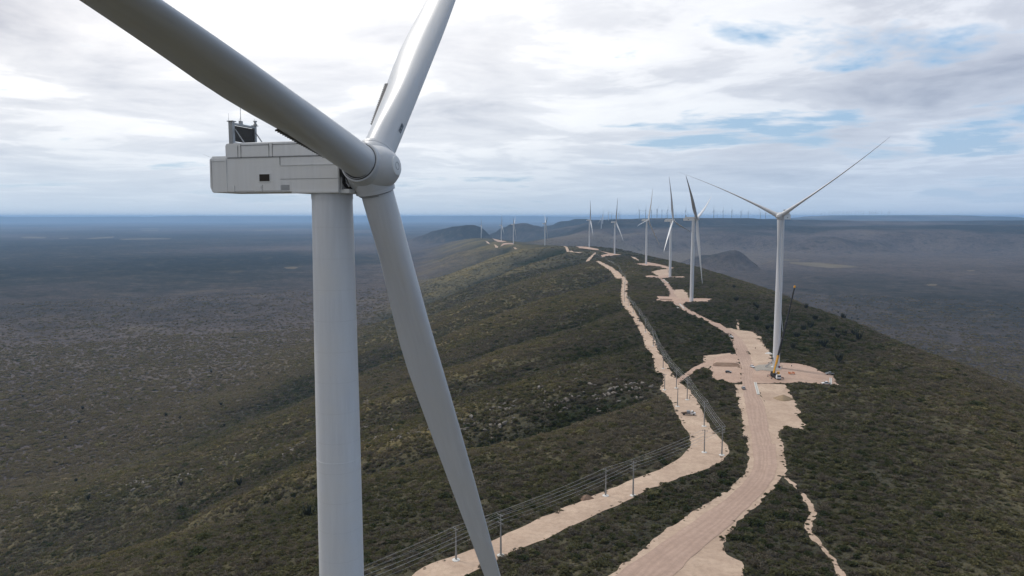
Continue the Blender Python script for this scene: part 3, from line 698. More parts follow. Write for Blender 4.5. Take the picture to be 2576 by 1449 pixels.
for i, (B, yaw, phi, lab) in enumerate(TURB):
    r, _ = turbine('wind_turbine', (B[0], B[1], B[2]+ZC+12.5/F*B[1]), yaw, phi); tag(r, lab, 'wind turbine', 'wind turbines along the ridge')
    f = MB().lathe([(3.6, -3.5), (3.6, .12), (3.2, .22), (2.4, .26)], 'Z', 40).build('foundation', DISC, r, auto=30)
    if i == 0:
        T1 = r
        ang = R(180+yaw)  # stair on the side toward picture left
        st_ = MB(); q = Matrix.Rotation(R(yaw)+R(186), 4, 'Z')
        for yy in (-.55, .55): st_.beam(q @ Vector((7.6, yy, .2)), q @ Vector((2.2, yy, 4.6)), .12, .3)
        for k in range(16): p = .03+k/16.5; st_.beam(q @ Vector((7.6-5.4*p, -.55, .2+4.4*p)), q @ Vector((7.6-5.4*p, .55, .2+4.4*p)), .3, .05)
        for yy in (-.6, .6): st_.tube(q @ Vector((7.6, yy, 1.2)), q @ Vector((2.4, yy, 5.6)), .04, .04, 6)
        st_.build('entry_stair', GALV, r)
        dd = MB(); dd.box(2.1, 2.3, -.5, .5, 4.6, 6.8, q); dd.build('door', SERR, r)

# far wind farms: (tower foot px, row, hub row), each a thing of its own
def far_mesh(phi, sc_=1.0):
    mb = MB(); mb.lathe([(3.2, -20), (3.2, 0), (2.6, 99)], 'Z', 8); mb.box(-9, 3.5, -2, 2, 98.5, 103)
    for k in range(3):
        a = R(phi+120*k); d = Vector((0, math.sin(a), math.cos(a))); t = Vector((0, math.cos(a), -math.sin(a))); o = Vector((4, 0, 101))
        rings = []
        for s, c in ((0, 3), (6, 3.2), (16, 3.8), (40, 2.2), (65, 1.2), (78, .3)):
            rings.append([o+d*s+Vector((c*.5, 0, 0)), o+d*s+t*.25*c, o+d*s+Vector((-c*.5, 0, 0)), o+d*s-t*.25*c])
        mb.loft(rings)
    return mb
GREYT = simple('backlit_grey_turbine', (.21, .23, .26), .5)  # backlit shade of the far turbines painted in as a darker grey
FARM = [far_mesh(p) for p in (0, 22, 45, 68, 95)]
FARO = []
for i, mb in enumerate(FARM):
    o = mb.build('far_turbine', WHITE, None, auto=40); FARO.append(o)
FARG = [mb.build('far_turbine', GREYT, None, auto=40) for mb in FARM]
ORD = 'first second third fourth fifth sixth seventh eighth ninth tenth eleventh twelfth thirteenth fourteenth fifteenth sixteenth seventeenth eighteenth nineteenth twentieth'.split()
TENS = ['', '', 'twenty', 'thirty', 'forty', 'fifty', 'sixty']
def ordn(k):
    if k < 20: return ORD[k]
    t, u = divmod(k+1, 10)
    return (TENS[t]+'-'+ORD[u-1]) if u else TENS[t][:-1]+'ieth'
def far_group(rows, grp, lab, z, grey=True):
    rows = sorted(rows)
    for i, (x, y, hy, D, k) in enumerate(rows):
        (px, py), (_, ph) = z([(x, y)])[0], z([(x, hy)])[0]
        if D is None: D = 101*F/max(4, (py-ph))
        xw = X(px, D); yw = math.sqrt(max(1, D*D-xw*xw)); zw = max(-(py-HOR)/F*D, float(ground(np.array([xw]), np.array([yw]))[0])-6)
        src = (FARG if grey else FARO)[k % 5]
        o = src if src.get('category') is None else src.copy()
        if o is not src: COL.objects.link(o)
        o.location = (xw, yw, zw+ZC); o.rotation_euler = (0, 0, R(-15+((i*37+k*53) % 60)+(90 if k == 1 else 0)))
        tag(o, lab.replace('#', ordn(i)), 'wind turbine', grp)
far_group([(340,740,540,6900,1),(365,650,465,7500,4),(480,620,450,8200,1),(675,580,432,9300,3)], 'wind turbines on the second ridge', 'far white wind turbine on pale pad of second ridge, # from left there', c4, False)
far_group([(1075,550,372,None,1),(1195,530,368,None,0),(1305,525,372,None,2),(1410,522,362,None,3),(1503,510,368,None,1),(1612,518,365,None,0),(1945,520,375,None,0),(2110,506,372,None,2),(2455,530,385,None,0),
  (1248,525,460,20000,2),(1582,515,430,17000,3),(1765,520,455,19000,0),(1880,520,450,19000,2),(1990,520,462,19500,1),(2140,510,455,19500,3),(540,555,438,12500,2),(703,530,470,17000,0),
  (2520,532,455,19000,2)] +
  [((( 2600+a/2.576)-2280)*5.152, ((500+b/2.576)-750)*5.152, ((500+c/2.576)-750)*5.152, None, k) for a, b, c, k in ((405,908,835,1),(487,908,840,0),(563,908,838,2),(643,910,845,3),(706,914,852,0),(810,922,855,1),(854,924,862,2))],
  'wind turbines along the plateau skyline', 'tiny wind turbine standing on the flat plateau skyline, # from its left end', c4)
f6 = crop(3000,780,5.152); f5 = crop(3700,780,8.523)
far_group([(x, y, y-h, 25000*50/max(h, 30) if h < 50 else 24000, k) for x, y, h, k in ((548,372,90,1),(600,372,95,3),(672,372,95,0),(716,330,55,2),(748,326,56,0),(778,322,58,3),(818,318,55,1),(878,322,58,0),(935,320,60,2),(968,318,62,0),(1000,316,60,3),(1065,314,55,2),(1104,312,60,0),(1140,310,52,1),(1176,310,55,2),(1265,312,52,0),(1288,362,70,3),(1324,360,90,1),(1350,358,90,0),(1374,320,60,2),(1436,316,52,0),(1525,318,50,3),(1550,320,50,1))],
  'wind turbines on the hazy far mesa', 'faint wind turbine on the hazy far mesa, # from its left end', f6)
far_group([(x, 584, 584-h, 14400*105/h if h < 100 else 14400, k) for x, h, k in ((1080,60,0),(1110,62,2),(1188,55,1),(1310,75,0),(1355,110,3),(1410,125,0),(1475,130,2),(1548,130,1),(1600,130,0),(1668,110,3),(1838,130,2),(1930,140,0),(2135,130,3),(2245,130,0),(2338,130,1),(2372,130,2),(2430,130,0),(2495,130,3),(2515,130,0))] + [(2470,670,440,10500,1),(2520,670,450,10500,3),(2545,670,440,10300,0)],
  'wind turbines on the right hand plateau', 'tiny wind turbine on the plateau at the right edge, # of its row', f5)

for o in FARO+FARG:
    if o.get('category') is None: bpy.data.objects.remove(o)
# ------------------------------------------------------------------ poles and cables
def pole_mesh(h, tall):
    root = empty('utility_pole', (0, 0, 0))
    MB().loft([[Vector((x*w, y*w*.8, z)) for x, y in ((-1,-1),(1,-1),(1,1),(-1,1))] for z, w in ((-.8, .26), (h, .14))]).build('shaft', POLEC, root, bevel=.02)
    MB().lathe([(1.15, -.6), (1.15, .10), (.9, .2), (.3, .22)], 'Z', 20).build('base_disc', DISC, root, auto=30)
    for zz in ((h-.35, h-1.55, h-2.75) if tall else (h-.5,)):
        ca = MB().beam((-1.15, .16, zz), (1.15, .16, zz), .14, .12).build('crossarm', POLEC, root)
        for xx in (-1.05, 1.05):
            MB().lathe([(.05, 0), (.10, .06), (.05, .12), (.09, .18), (.04, .3)], 'Z', 8, (xx, .16, zz+.06)).build('insulator', GALV, ca)
        if not tall: MB().lathe([(.05, 0), (.10, .06), (.05, .12), (.04, .3)], 'Z', 8, (0, 0, h)).build('insulator', GALV, root)
    return root
def heading(pts, i):
    a = pts[max(i-1, 0)]; b = pts[min(i+1, len(pts)-1)]; return math.atan2(b[1]-a[1], b[0]-a[0])
R_BASE = z6([(955,832),(1842,430)])+c6([(992,1240),(705,772),(430,342)])+z5([(365,688)])+z5([(232,492),(133,265),(55,124)])+z4([(250,790),(190,702),(138,640),(100,592)])
L_BASE = z6([(655,862),(1658,430)])+c6([(708,1195),(275,450)])+z5([(247,706)])
Rw = survey(R_BASE); Lw = survey(L_BASE)
# the lines run on out of the frame to the lower left, and upward beyond the bend of the track
def ext(P): a, b = np.array(P[0]), np.array(P[1]); d = (a-b)/np.linalg.norm(a-b); return [tuple(a+d*58)]
Rw2 = ext(Rw)+Rw+survey(z4([(103,480),(108,400)])+z2([(1850,930),(1780,880),(1710,830),(1640,800),(1600,790)])); Lw2 = ext(Lw)+Lw
HT = {}
def line(P, h, tall, names, grp):
    proto = pole_mesh(h, tall); out = []
    for i, (x, y) in enumerate(P):
        o = proto if i == 0 else copy_tree(proto)
        o.location = (x, y, gz(x, y)+.2); rz = heading(P, i)+math.pi/2; o.rotation_euler = (0, 0, rz)
        tag(o, names(i), 'utility pole', grp); out.append((Vector(o.location), rz))
    return out
rp = line(Rw2, 12.6, True, lambda i: f'tall grey pole with three crossarms, {ordn(i-1)} in its line counted from the bottom edge' if i else 'tall grey pole with three crossarms beyond the bottom edge of the view', 'tall poles of the power line')
lp = line(Lw2, 9.9, False, lambda i: f'short grey pole with one crossarm, {ordn(i-1)} in its line counted from the bottom edge' if i else 'short grey pole with one crossarm beyond the bottom edge of the view', 'short poles of the side line')
def cable(ps, dx, dz, lab, grp, r=.05, sag=.028):
    pts = []
    for i in range(len(ps)-1):
        (a, ra), (b, rb) = ps[i], ps[i+1]
        A = a+Vector((math.cos(ra)*dx, math.sin(ra)*dx, dz)); B = b+Vector((math.cos(rb)*dx, math.sin(rb)*dx, dz)); L = (B-A).length
        for k in range(14 if i < len(ps)-2 else 15):
            t = k/14; p = A.lerp(B, t); p.z -= 4*sag*L*t*(1-t)*.5; pts.append(p)
    rings = []
    for i, p in enumerate(pts):
        d = (pts[min(i+1, len(pts)-1)]-pts[max(i-1, 0)]); q = d.to_track_quat('Z', 'Y')
        rings.append([p+q @ Vector((r*math.cos(k*2.0944), r*math.sin(k*2.0944), 0)) for k in range(3)])
    o = MB().loft(rings).build('power_cable', CABLE, None, smooth=True); tag(o, lab, 'cable', grp)
for nm, zz in (('top', 12.6), ('middle', 11.4), ('lowest', 10.2)):
    for side, dx in (('track', -1.05), ('scrub', 1.05)):
        cable(rp, dx, zz, f'thin grey cable at the {nm} crossarms of the tall poles, on the {side} side', 'cables of the power line', .030)
for nm, dx, dz in (('outer', -1.05, 9.75), ('centre', 0, 10.2), ('inner', 1.05, 9.75)):
    cable(lp[:4], dx, dz, f'thin grey {nm} cable strung between the first short poles', 'cables of the side line', .030)

# ------------------------------------------------------------------ vehicles
def wheel(parent, x, y, r, w):
    t = MB().lathe([(r*.6, -w/2), (r*.95, -w/2), (r, -w/2+.03), (r, w/2-.03), (r*.95, w/2), (r*.6, w/2)], 'Y', 24).build('wheel', TYRE, parent, auto=35, loc=(x, y, r))
    MB().lathe([(.05, -w/2+.02), (r*.6, -w/2+.04), (r*.6, w/2-.04), (.05, w/2-.02)], 'Y', 16).build('rim', CARS, t, auto=35); return t
def car(kind, mat):
    root = empty('car' if kind != 'pickup' else 'pickup_truck', (0, 0, 0))
    if kind == 'hatch':
        body = [(-2.0, .35), (-2.05, .75), (-1.95, .98), (-1.0, 1.0), (.75, .98), (1.75, .82), (2.02, .62), (2.05, .35)]
        cab = [(-1.85, .97), (-1.45, 1.42), (-.9, 1.5), (.05, 1.48), (.95, .96)]
        glass = [(-1.72, 1.0), (-1.38, 1.38), (-.9, 1.44), (.03, 1.42), (.84, 1.0)]; wx = (-1.25, 1.28)
    else:
        body = [(-2.6, .5), (-2.62, 1.02), (-.75, 1.05), (.95, 1.08), (2.25, 1.0), (2.55, .8), (2.6, .45)]
        cab = [(-1.0, 1.04), (-.85, 1.72), (-.6, 1.78), (.5, 1.75), (1.15, 1.06)]
        glass = [(-.94, 1.1), (-.82, 1.66), (-.6, 1.71), (.48, 1.68), (1.05, 1.1)]; wx = (-1.6, 1.6)
    hw = .86 if kind == 'hatch' else .92
    b = MB().prism(body, -hw, hw, lambda x, z: .05 if z < .5 else .04).build('body', mat, root, bevel=.06, seg=2, auto=40)
    MB().prism(cab, -hw+.05, hw-.05, lambda x, z: .18*max(0, z-1.0)).build('cabin', mat, root, bevel=.05, auto=40)
    MB().prism([(x, z) for x, z in glass], -hw+.035, hw-.035, lambda x, z: .18*max(0, z-1.0)).build('side_windows', GLASS, root)
    g = MB(); a0, a1 = cab[-1], cab[-2]; e0, e1 = cab[0], cab[1]
    def pane(p, q, off, wd0, wd1):
        (x0, z0), (x1, z1) = p, q; d = Vector((x1-x0, 0, z1-z0)); n = Vector((-d.z, 0, d.x)).normalized()*off
        A = Vector((x0, 0, z0))+d*.12; B = Vector((x0, 0, z0))+d*.9
        V = [A+Vector((0, -wd0, 0)), A+Vector((0, wd0, 0)), B+Vector((0, wd1, 0)), B+Vector((0, -wd1, 0))]
        return [v+n for v in V]+[v+n*.2 for v in V]
    Fq = [[0,1,2,3],[7,6,5,4],[0,4,5,1],[1,5,6,2],[2,6,7,3],[3,7,4,0]]
    MB().add(pane(a0, a1, -.02, hw-.12, hw-.2), Fq).build('windscreen', GLASS, root)
    MB().add(pane(e0, e1, .02, hw-.12, hw-.2), Fq).build('rear_window', GLASS, root)
    if kind == 'pickup': MB().box(-2.5, -1.08, -hw+.12, hw-.12, .98, 1.062).build('load_bed', DARK, root)
    fx = body[-2][0]-.04; rx = body[1][0]+.03
    for yy in (-1, 1):
        MB().box(fx-.12, fx+.05, yy*hw*.62-.2, yy*hw*.62+.2, .62, .78).build('headlight', LAMP, root, bevel=.02)
        MB().box(rx-.06, rx+.06, yy*hw*.8-.1, yy*hw*.8+.1, .72, .95).build('tail_light', TAIL, root, bevel=.02)
        for xx in wx: wheel(root, xx, yy*(hw-.1), .33 if kind == 'hatch' else .38, .22)
    MB().box(fx-.05, fx+.1, -hw*.45, hw*.45, .5, .66).build('grille', DARK, root)
    return root
def place(o, xy, deg, off=.36):
    x, y = xy; e = 1.5; n = Vector((gz(x-e, y)-gz(x+e, y), gz(x, y-e)-gz(x, y+e), 2*e)).normalized()
    q = Vector((0, 0, 1)).rotation_difference(n) @ Matrix.Rotation(R(deg), 3, 'Z').to_quaternion()
    o.location = (x, y, gz(x, y)+off); o.rotation_euler = q.to_euler()
GC = 'cars on the dirt road and pad'
c_a = car('hatch', CARW); place(c_a, pt(z5, 918, 178), -70); tag(c_a, 'white car driving along the dirt road, farthest of the three cars on it', 'car', GC)
c_b = copy_tree(c_a); place(c_b, pt(z5, 1130, 482), -82); tag(c_b, 'white car on the dirt road level with the crane pad', 'car', GC)
c_c = car('hatch', CARS); place(c_c, pt(z5, 1040, 700), 84); tag(c_c, 'silver car on the dirt road just below the pad, nearest of three there', 'car', GC)
c_d = car('hatch', CARG); place(c_d, pt(z5, 890, 535), -24, .26); tag(c_d, 'dark grey car parked alone on the left side pad', 'car', GC)
p_a = car('pickup', CARS); place(p_a, pt(z5, 1908, 554), 176, .3); tag(p_a, 'silver pickup truck parked at the scrub edge of the pad', 'pickup truck', GC)
p_b = car('pickup', CARW); place(p_b, pt(z5, 1872, 652), 178, .3); tag(p_b, 'white pickup truck parked at the pad corner by the concrete drain', 'pickup truck', GC)

def work_truck():
    t = empty('flatbed_truck', (0, 0, 0))
    MB().prism([(.9, .55), (.9, 1.2), (1.5, 2.15), (2.0, 2.2), (2.65, 1.45), (3.35, 1.25), (3.5, .9), (3.5, .5)][::-1] + [], -.95, .95, lambda x, z: .06+.12*max(0, z-1.3)).build('cab', CARW, t, bevel=.06, auto=40)
    MB().prism([(1.35, 1.35), (1.6, 2.08), (1.98, 2.1), (2.5, 1.42)], -.93, .93, lambda x, z: .06+.12*max(0, z-1.3)).build('side_windows', GLASS, t)
    MB().add([Vector(p) for p in ((2.62,-.75,1.50),(2.62,.75,1.50),(2.1,.66,2.12),(2.1,-.66,2.12),(2.66,-.75,1.54),(2.66,.75,1.54),(2.14,.66,2.16),(2.14,-.66,2.16))], [[3,2,1,0],[4,5,6,7],[0,1,5,4],[1,2,6,5],[2,3,7,6],[3,0,4,7]]).build('windscreen', GLASS, t)
    MB().box(-3.3, 1.1, -.45, .45, .55, .8).build('chassis', DARK, t)
    MB().box(-3.3, .8, -1.1, 1.1, .8, .95).build('flatbed', DARK, t)
    MB().box(-.9, .85, -1.08, 1.08, .95, 2.2).build('box_body', GREYBOX, t, bevel=.04)
    ld = MB()
    for k in range(7): ld.beam((-4.0+.1*k, -.9+.28*k, 1.02+.05*(k % 2)), (-.95, -.85+.27*k, 1.25+.08*(k % 3)), .2, .18)
    ld.build('timber_load', BROWN, t)
    for yy in (-1, 1):
        for xx in (-2.3, 2.55): wheel(t, xx, yy*.85, .42, .28)
        MB().box(3.42, 3.54, yy*.62-.18, yy*.62+.18, .85, 1.05).build('headlight', LAMP, t)
    return t
wt = work_truck(); place(wt, pt(c6, 455, 588), -14, .2); tag(wt, 'white cab work truck with grey box and timber load parked on the pole track', 'truck')

def crane():
    t = empty('mobile_crane', (0, 0, 0))          # +X is the way the driver's cab faces
    MB().prism([(-6.5, .85), (-6.5, 1.55), (3.2, 1.55), (3.2, .85)], -1.25, 1.25).build('chassis', DARK, t, bevel=.06)
    c = MB().prism([(3.2, .6), (3.2, 2.5), (3.5, 2.95), (4.9, 2.95), (5.45, 1.75), (5.5, .6)], -1.35, 1.35, lambda x, z: .05+.05*max(0, z-1.7)).build('driver_cab', CARW, t, bevel=.08, auto=40)
    MB().add([Vector(p) for p in ((5.47,-1.15,1.78),(5.47,1.15,1.78),(4.98,1.08,2.86),(4.98,-1.08,2.86),(5.51,-1.15,1.80),(5.51,1.15,1.80),(5.02,1.08,2.88),(5.02,-1.08,2.88))], [[3,2,1,0],[4,5,6,7],[0,1,5,4],[1,2,6,5],[2,3,7,6],[3,0,4,7]]).build('windscreen', GLASS, c)
    MB().box(5.45, 5.62, -1.3, 1.3, .5, .85).build('bumper', DARK, c, bevel=.03)
    for yy in (-1, 1): MB().box(5.45, 5.54, yy*.95-.2, yy*.95+.2, .95, 1.15).build('headlight', LAMP, c)
    for xx in (-5.2, -3.7, -2.2, 1.2, 2.6):
        for yy in (-1, 1): wheel(t, xx, yy*1.1, .62, .42)
    for xx in (4.0-1.2, -4.9+1.0):
        ob = MB()
        for yy in (-1, 1): ob.box(xx-.2, xx+.2, min(yy*1.2, yy*3.7), max(yy*1.2, yy*3.7), .78, 1.12)
        b = ob.build('outrigger_beam', DARK, t, bevel=.02)
        for yy in (-1, 1): MB().tube((xx, yy*3.6, .05), (xx, yy*3.6, 1.3), .12, .12, 10).lathe([(.5, -.02), (.5, .1), (.15, .16)], 'Z', 16, (xx, yy*3.6, 0)).build('outrigger_foot', DARK, b)
    for yy in (-1, 1): MB().box(-3.9, 2.8, yy*3.62-.06, yy*3.62+.06, 1.1, 1.2).build('guard_rail', TAIL, t)
    s = MB().lathe([(1.3, 1.55), (1.3, 1.85)], 'Z', 28, (-1.9, 0, 0)).box(-4.6, -.4, -1.2, 1.2, 1.85, 2.6).build('slew_platform', DARK, t, bevel=.05)
    MB().box(-5.6, -4.5, -1.35, 1.35, 1.75, 3.0).build('counterweight', DARK, s, bevel=.06)
    oc = MB().prism([(-1.6, 1.9), (-1.6, 3.7), (-1.2, 3.95), (-.3, 3.95), (.1, 2.9), (.1, 1.9)], 1.3, 2.3).build('operator_cab', YEL, s, bevel=.05, auto=40)
    MB().prism([(-1.4, 2.8), (-1.4, 3.6), (-.35, 3.8), (.02, 2.9)], 1.28, 2.32).build('cab_window', GLASS, oc)
    return t, s
cr_t, slew = crane(); cxy = pt(z5, 1366, 588)
place(cr_t, cxy, -90, .3)
# boom: from the slew platform up past the tower
fp = Vector((cr_t.location.x-.0, cr_t.location.y+3.2, cr_t.location.z+2.7))
tpx = z4([(1815, 436)])[0]; d = FW+np.array([1., 0, 0])*(tpx[0]-CX)/F-UP*(tpx[1]-CY)/F; Dy = fp.y+7.0
tip = Vector((d[0]*Dy/d[1], Dy, ZC+d[2]*Dy/d[1]))
inv = Matrix.LocRotScale(cr_t.location, cr_t.rotation_euler, None).inverted()
fl_, tl_ = inv @ fp, inv @ tip; ax = (tl_-fl_); Lb = ax.length; ax.normalize()
def seg(a, b, w, h): return MB().beam(fl_+ax*a, fl_+ax*b, w, h)
boom = seg(-.8, Lb*.195, 1.0, 1.25).build('boom_base', YEL, cr_t, bevel=.08)
seg(Lb*.185, Lb*.20, 1.1, 1.35).build('boom_collar', YEL, boom, bevel=.05)
for k, (a, b, w) in enumerate(((.20, .40, .9), (.40, .60, .82), (.60, .78, .74), (.78, .985, .62))):
    sgm = seg(Lb*a, Lb*b, w, w*1.15).build('boom_section', DARK, cr_t, bevel=.05)
    seg(Lb*b-.5, Lb*b, w*1.08, w*1.25).build('section_collar', SERR, sgm)
hd = seg(Lb*.985, Lb*1.0+.6, .8, 1.1).build('boom_head', YEL, cr_t, bevel=.04)
MB().tube(fl_+ax*(Lb*.13)+Vector((0, 0, -.6)), inv @ Vector((fp.x, fp.y-2.2, fp.z-.4)), .22, .22, 12).build('lift_cylinder', GALV, cr_t)
tag(cr_t, 'yellow and white mobile crane with a long black raised boom beside the nearest ridge turbine', 'crane')

# ------------------------------------------------------------------ people
def person(xy, shirt, trousers, helmet, deg, arm, lab):
    J = {'pel': (0,0,.95), 'sp': (0,0,1.15), 'ch': (0,.01,1.36), 'nk': (0,0,1.5), 'hd': (0,.015,1.6), 'tp': (0,.01,1.72)}
    Rd = {'pel': .13, 'sp': .12, 'ch': .15, 'nk': .055, 'hd': .088, 'tp': .07}; E_ = [('pel','sp'),('sp','ch'),('ch','nk'),('nk','hd'),('hd','tp')]
    for s, n in ((-1, 'l'), (1, 'r')):
        J.update({n+'sh': (s*.18,0,1.40), n+'el': (s*.25,-.03,1.13), n+'wr': (s*.25,.08+arm*.1,.90+arm*.25), n+'pm': (s*.25,.12+arm*.14,.84+arm*.27), n+'hp': (s*.1,0,.90), n+'kn': (s*.12,.03,.50), n+'an': (s*.13,-.01,.09), n+'to': (s*.14,.17,.04)})
        Rd.update({n+'sh': .07, n+'el': .045, n+'wr': .032, n+'pm': .034, n+'hp': .09, n+'kn': .06, n+'an': .045, n+'to': .04})
        E_ += [('ch',n+'sh'),(n+'sh',n+'el'),(n+'el',n+'wr'),(n+'wr',n+'pm'),('pel',n+'hp'),(n+'hp',n+'kn'),(n+'kn',n+'an'),(n+'an',n+'to')]
        pm = Vector(J[n+'pm'])
        for q, (dx, dl) in enumerate(((-.03,.06),(-.012,.078),(.008,.075),(.026,.06))):
            J[f'{n}f{q}'] = tuple(pm+Vector((dx*s, .02, -dl))); Rd[f'{n}f{q}'] = .009; E_.append((n+'pm', f'{n}f{q}'))
        J[n+'th'] = tuple(pm+Vector((-.05*s, .045, -.01))); Rd[n+'th'] = .011; E_.append((n+'pm', n+'th'))
    keys = list(J); me = bpy.data.meshes.new('person'); me.from_pydata([J[k] for k in keys], [(keys.index(a), keys.index(b)) for a, b in E_], [])
    o = bpy.data.objects.new('person', me); COL.objects.link(o)
    md = o.modifiers.new('skin', 'SKIN'); md.use_smooth_shade = True
    if not me.skin_vertices: me.skin_vertices.new() if hasattr(me.skin_vertices, 'new') else None
    for k, sv in zip(keys, me.skin_vertices[0].data): sv.radius = (Rd[k], Rd[k]); sv.use_root = k == 'pel'
    o.modifiers.new('sub', 'SUBSURF').levels = 1; o.modifiers['sub'].render_levels = 1
    m, nt, b = new_mat('clothed_figure'); tc = N(nt, 'ShaderNodeTexCoord'); sx = N(nt, 'ShaderNodeSeparateXYZ'); nt.links.new(tc.outputs['Object'], sx.inputs[0])
    c = ramp(nt, math_n(nt, 'MULTIPLY', sx.outputs[2], .5), [(0, (.02,.016,.012)), (.05, trousers), (.47, shirt), (.755, (.20,.12,.08))], 'CONSTANT'); nt.links.new(c, b.inputs['Base Color']); b.inputs['Roughness'].default_value = .9
    me.materials.append(m)
    MB().lathe([(.125, 1.66), (.11, 1.72), (.08, 1.78), (.03, 1.80)], 'Z', 16).build('helmet', simple('hard_hat', helmet, .4), o, auto=60)
    x, y = xy; o.location = (x, y, gz(x, y)+.36); o.rotation_euler = (0, 0, R(deg)); tag(o, lab, 'person'); return o
person(pt(z5, 1525, 480), (.03,.035,.05), (.025,.027,.035), (.6,.6,.58), 150, 0, 'person in dark work clothes standing on the pad right of the tower')
person(pt(z5, 1160, 298), (.12,.05,.03), (.03,.03,.04), (.5,.3,.05), 200, 0, 'person in reddish shirt walking on the cleared ground left of the tower')
person(pt(z5, 500, 802), (.03,.03,.035), (.03,.03,.035), (.55,.55,.5), 220, 1, 'person in dark clothes standing by a pole base on the pole track')
person(pt(z5, 1428, 484), (.25,.30,.05), (.03,.035,.05), (.6,.6,.55), 100, 1, 'person in a yellow-green vest working at the foot of the crane turbine')

# ------------------------------------------------------------------ small site things
def drain(a, b, w, lab):
    a, b = Vector((*a, 0)), Vector((*b, 0)); n = max(6, int((b-a).length/1.5)); dv = (b-a).normalized(); sd = Vector((-dv.y, dv.x, 0))
    mbs = []
    for k0, k1, z0, z1 in ((-w/2, -w/2+.28, .1, .62), (w/2-.28, w/2, .1, .62), (-w/2+.28, w/2-.28, .1, .42)):
        rings = []
        for i in range(n+1):
            p = a.lerp(b, i/n); h = gz(p.x, p.y)
            rings.append([p+sd*k0+Vector((0,0,h+z0-.3)), p+sd*k1+Vector((0,0,h+z0-.3)), p+sd*k1+Vector((0,0,h+z1)), p+sd*k0+Vector((0,0,h+z1))])
        mbs.append(rings)
    r = empty('drainage_channel', (a.x, a.y, gz(a.x, a.y)))
    for q, rings in enumerate(mbs):
        mm = MB().loft([[v-r.location for v in ring] for ring in rings]); mm.build('channel_wall' if q < 2 else 'channel_floor', DISC if q < 2 else CONC, r)
    tag(r, lab, 'drain', 'concrete drains along the road')
drain(pt(z5, 1158, 634), pt(z5, 1190, 755), 1.4, 'white concrete drain along the road below the crane pad')
drain(pt(z5, 1918, 590), pt(z5, 1918, 655), 1.3, 'white concrete drain at the right tip of the crane pad')
drain(pt(z4, 655, 612), pt(z4, 702, 660), 1.4, 'pale concrete drain on the road bend below the second turbine, right side')
drain(pt(z4, 630, 645), pt(z4, 680, 686), 1.2, 'pale concrete drain on the road bend below the second turbine, left side')
drain(pt(z4, 458, 368), pt(z4, 500, 410), 1.6, 'pale concrete drain on the road below the third turbine, left side')
drain(pt(z4, 495, 364), pt(z4, 550, 408), 1.6, 'pale concrete drain on the road below the third turbine, right side')

def heap(name, xy, rx, ry, h, mat, lab, cat, rz=0, seed=1):
    V, Fc = [], []; nr_, na = 12, 36
    V.append((0, 0, h))
    for i in range(1, nr_+1):
        t = i/nr_
        for j in range(na):
            a = 2*math.pi*j/na; k = 1+.14*math.sin(3*a+seed)+.08*math.sin(7*a+2*seed)
            V.append((rx*t*k*math.cos(a), ry*t*k*math.sin(a), h*(1-t)**.9+.10*h*math.sin(5*a+seed)*t*(1-t)-(.25 if i == nr_ else 0)))
    for j in range(na): Fc.append([0, 1+j, 1+(j+1) % na])
    for i in range(nr_-1):
        for j in range(na): Fc.append([1+i*na+j, 1+(i+1)*na+j, 1+(i+1)*na+(j+1) % na, 1+i*na+(j+1) % na])
    o = mesh_obj(name, V, Fc, mat, smooth=True); x, y = xy; o.location = (x, y, gz(x, y)+.15); o.rotation_euler = (0, 0, rz); tag(o, lab, cat); return o
heap('sand_pile', pt(z5, 1440, 800), 5.2, 4.0, 2.6, SAND, 'ochre pile of sand on the rough cleared ground', 'sand pile')
heap('dirt_mound', pt(z6, 1530, 448), 2.6, 2.0, 1.5, BANK, 'brown mound of dirt at the track edge between two poles', 'dirt mound', .4, 3)
heap('rubble_pile', pt(z5, 1296, 340), 3.0, 2.4, 1.3, DISC, 'white pile of rubble at the edge of the clearing left of the tower', 'rubble pile', .2, 5)
# cut bank beside the road: a sloped brown face with a level top
def bank(px_top, px_bot, h, mat, lab):
    t = survey(px_top); bq = survey(px_bot); V = []; n = 24
    Tq, _ = resample(t, n); Bq, _ = resample(bq, n); back = Tq+(Tq-Bq)*.5
    for Q, dz in ((Bq, .12), (Tq, h), (back, h*.92), (back+(Tq-Bq)*.9, .0)):
        for i, (x, y) in enumerate(Q):
            e = min(1, 9*min(i, n-1-i)/(n-1)); V.append((x, y, gz(x, y)+.12+dz*e))
    def strip(k0, k1, name, mt, par):
        Fc = [[k*n+i, k*n+i+1, (k+1)*n+i+1, (k+1)*n+i] for k in range(k0, k1) for i in range(n-1)]
        o = mesh_obj(name, V, Fc, mt, par, smooth=False)
        bm = bmesh.new(); bm.from_mesh(o.data); bmesh.ops.delete(bm, geom=[v for v in bm.verts if not v.link_faces], context='VERTS')
        for f in bm.faces:
            f.normal_update()
            if f.normal.z < 0: f.normal_flip()
        bm.to_mesh(o.data); bm.free(); return o
    o = strip(0, 1, 'earth_bank', mat, None); tag(o, lab, 'earth bank'); strip(1, 3, 'bank_top', PADM, o)
bank(z5([(735,440),(850,442),(1000,448)]), z5([(722,468),(860,474),(1028,474)]), .9, BANK, 'brown cut bank across the left side pad beside the road')
bank(z4([(450,566),(520,568),(590,572)]), z4([(450,580),(520,584),(600,586)]), .9, BANK, 'brown earth bank on the left arm of the second turbine pad')

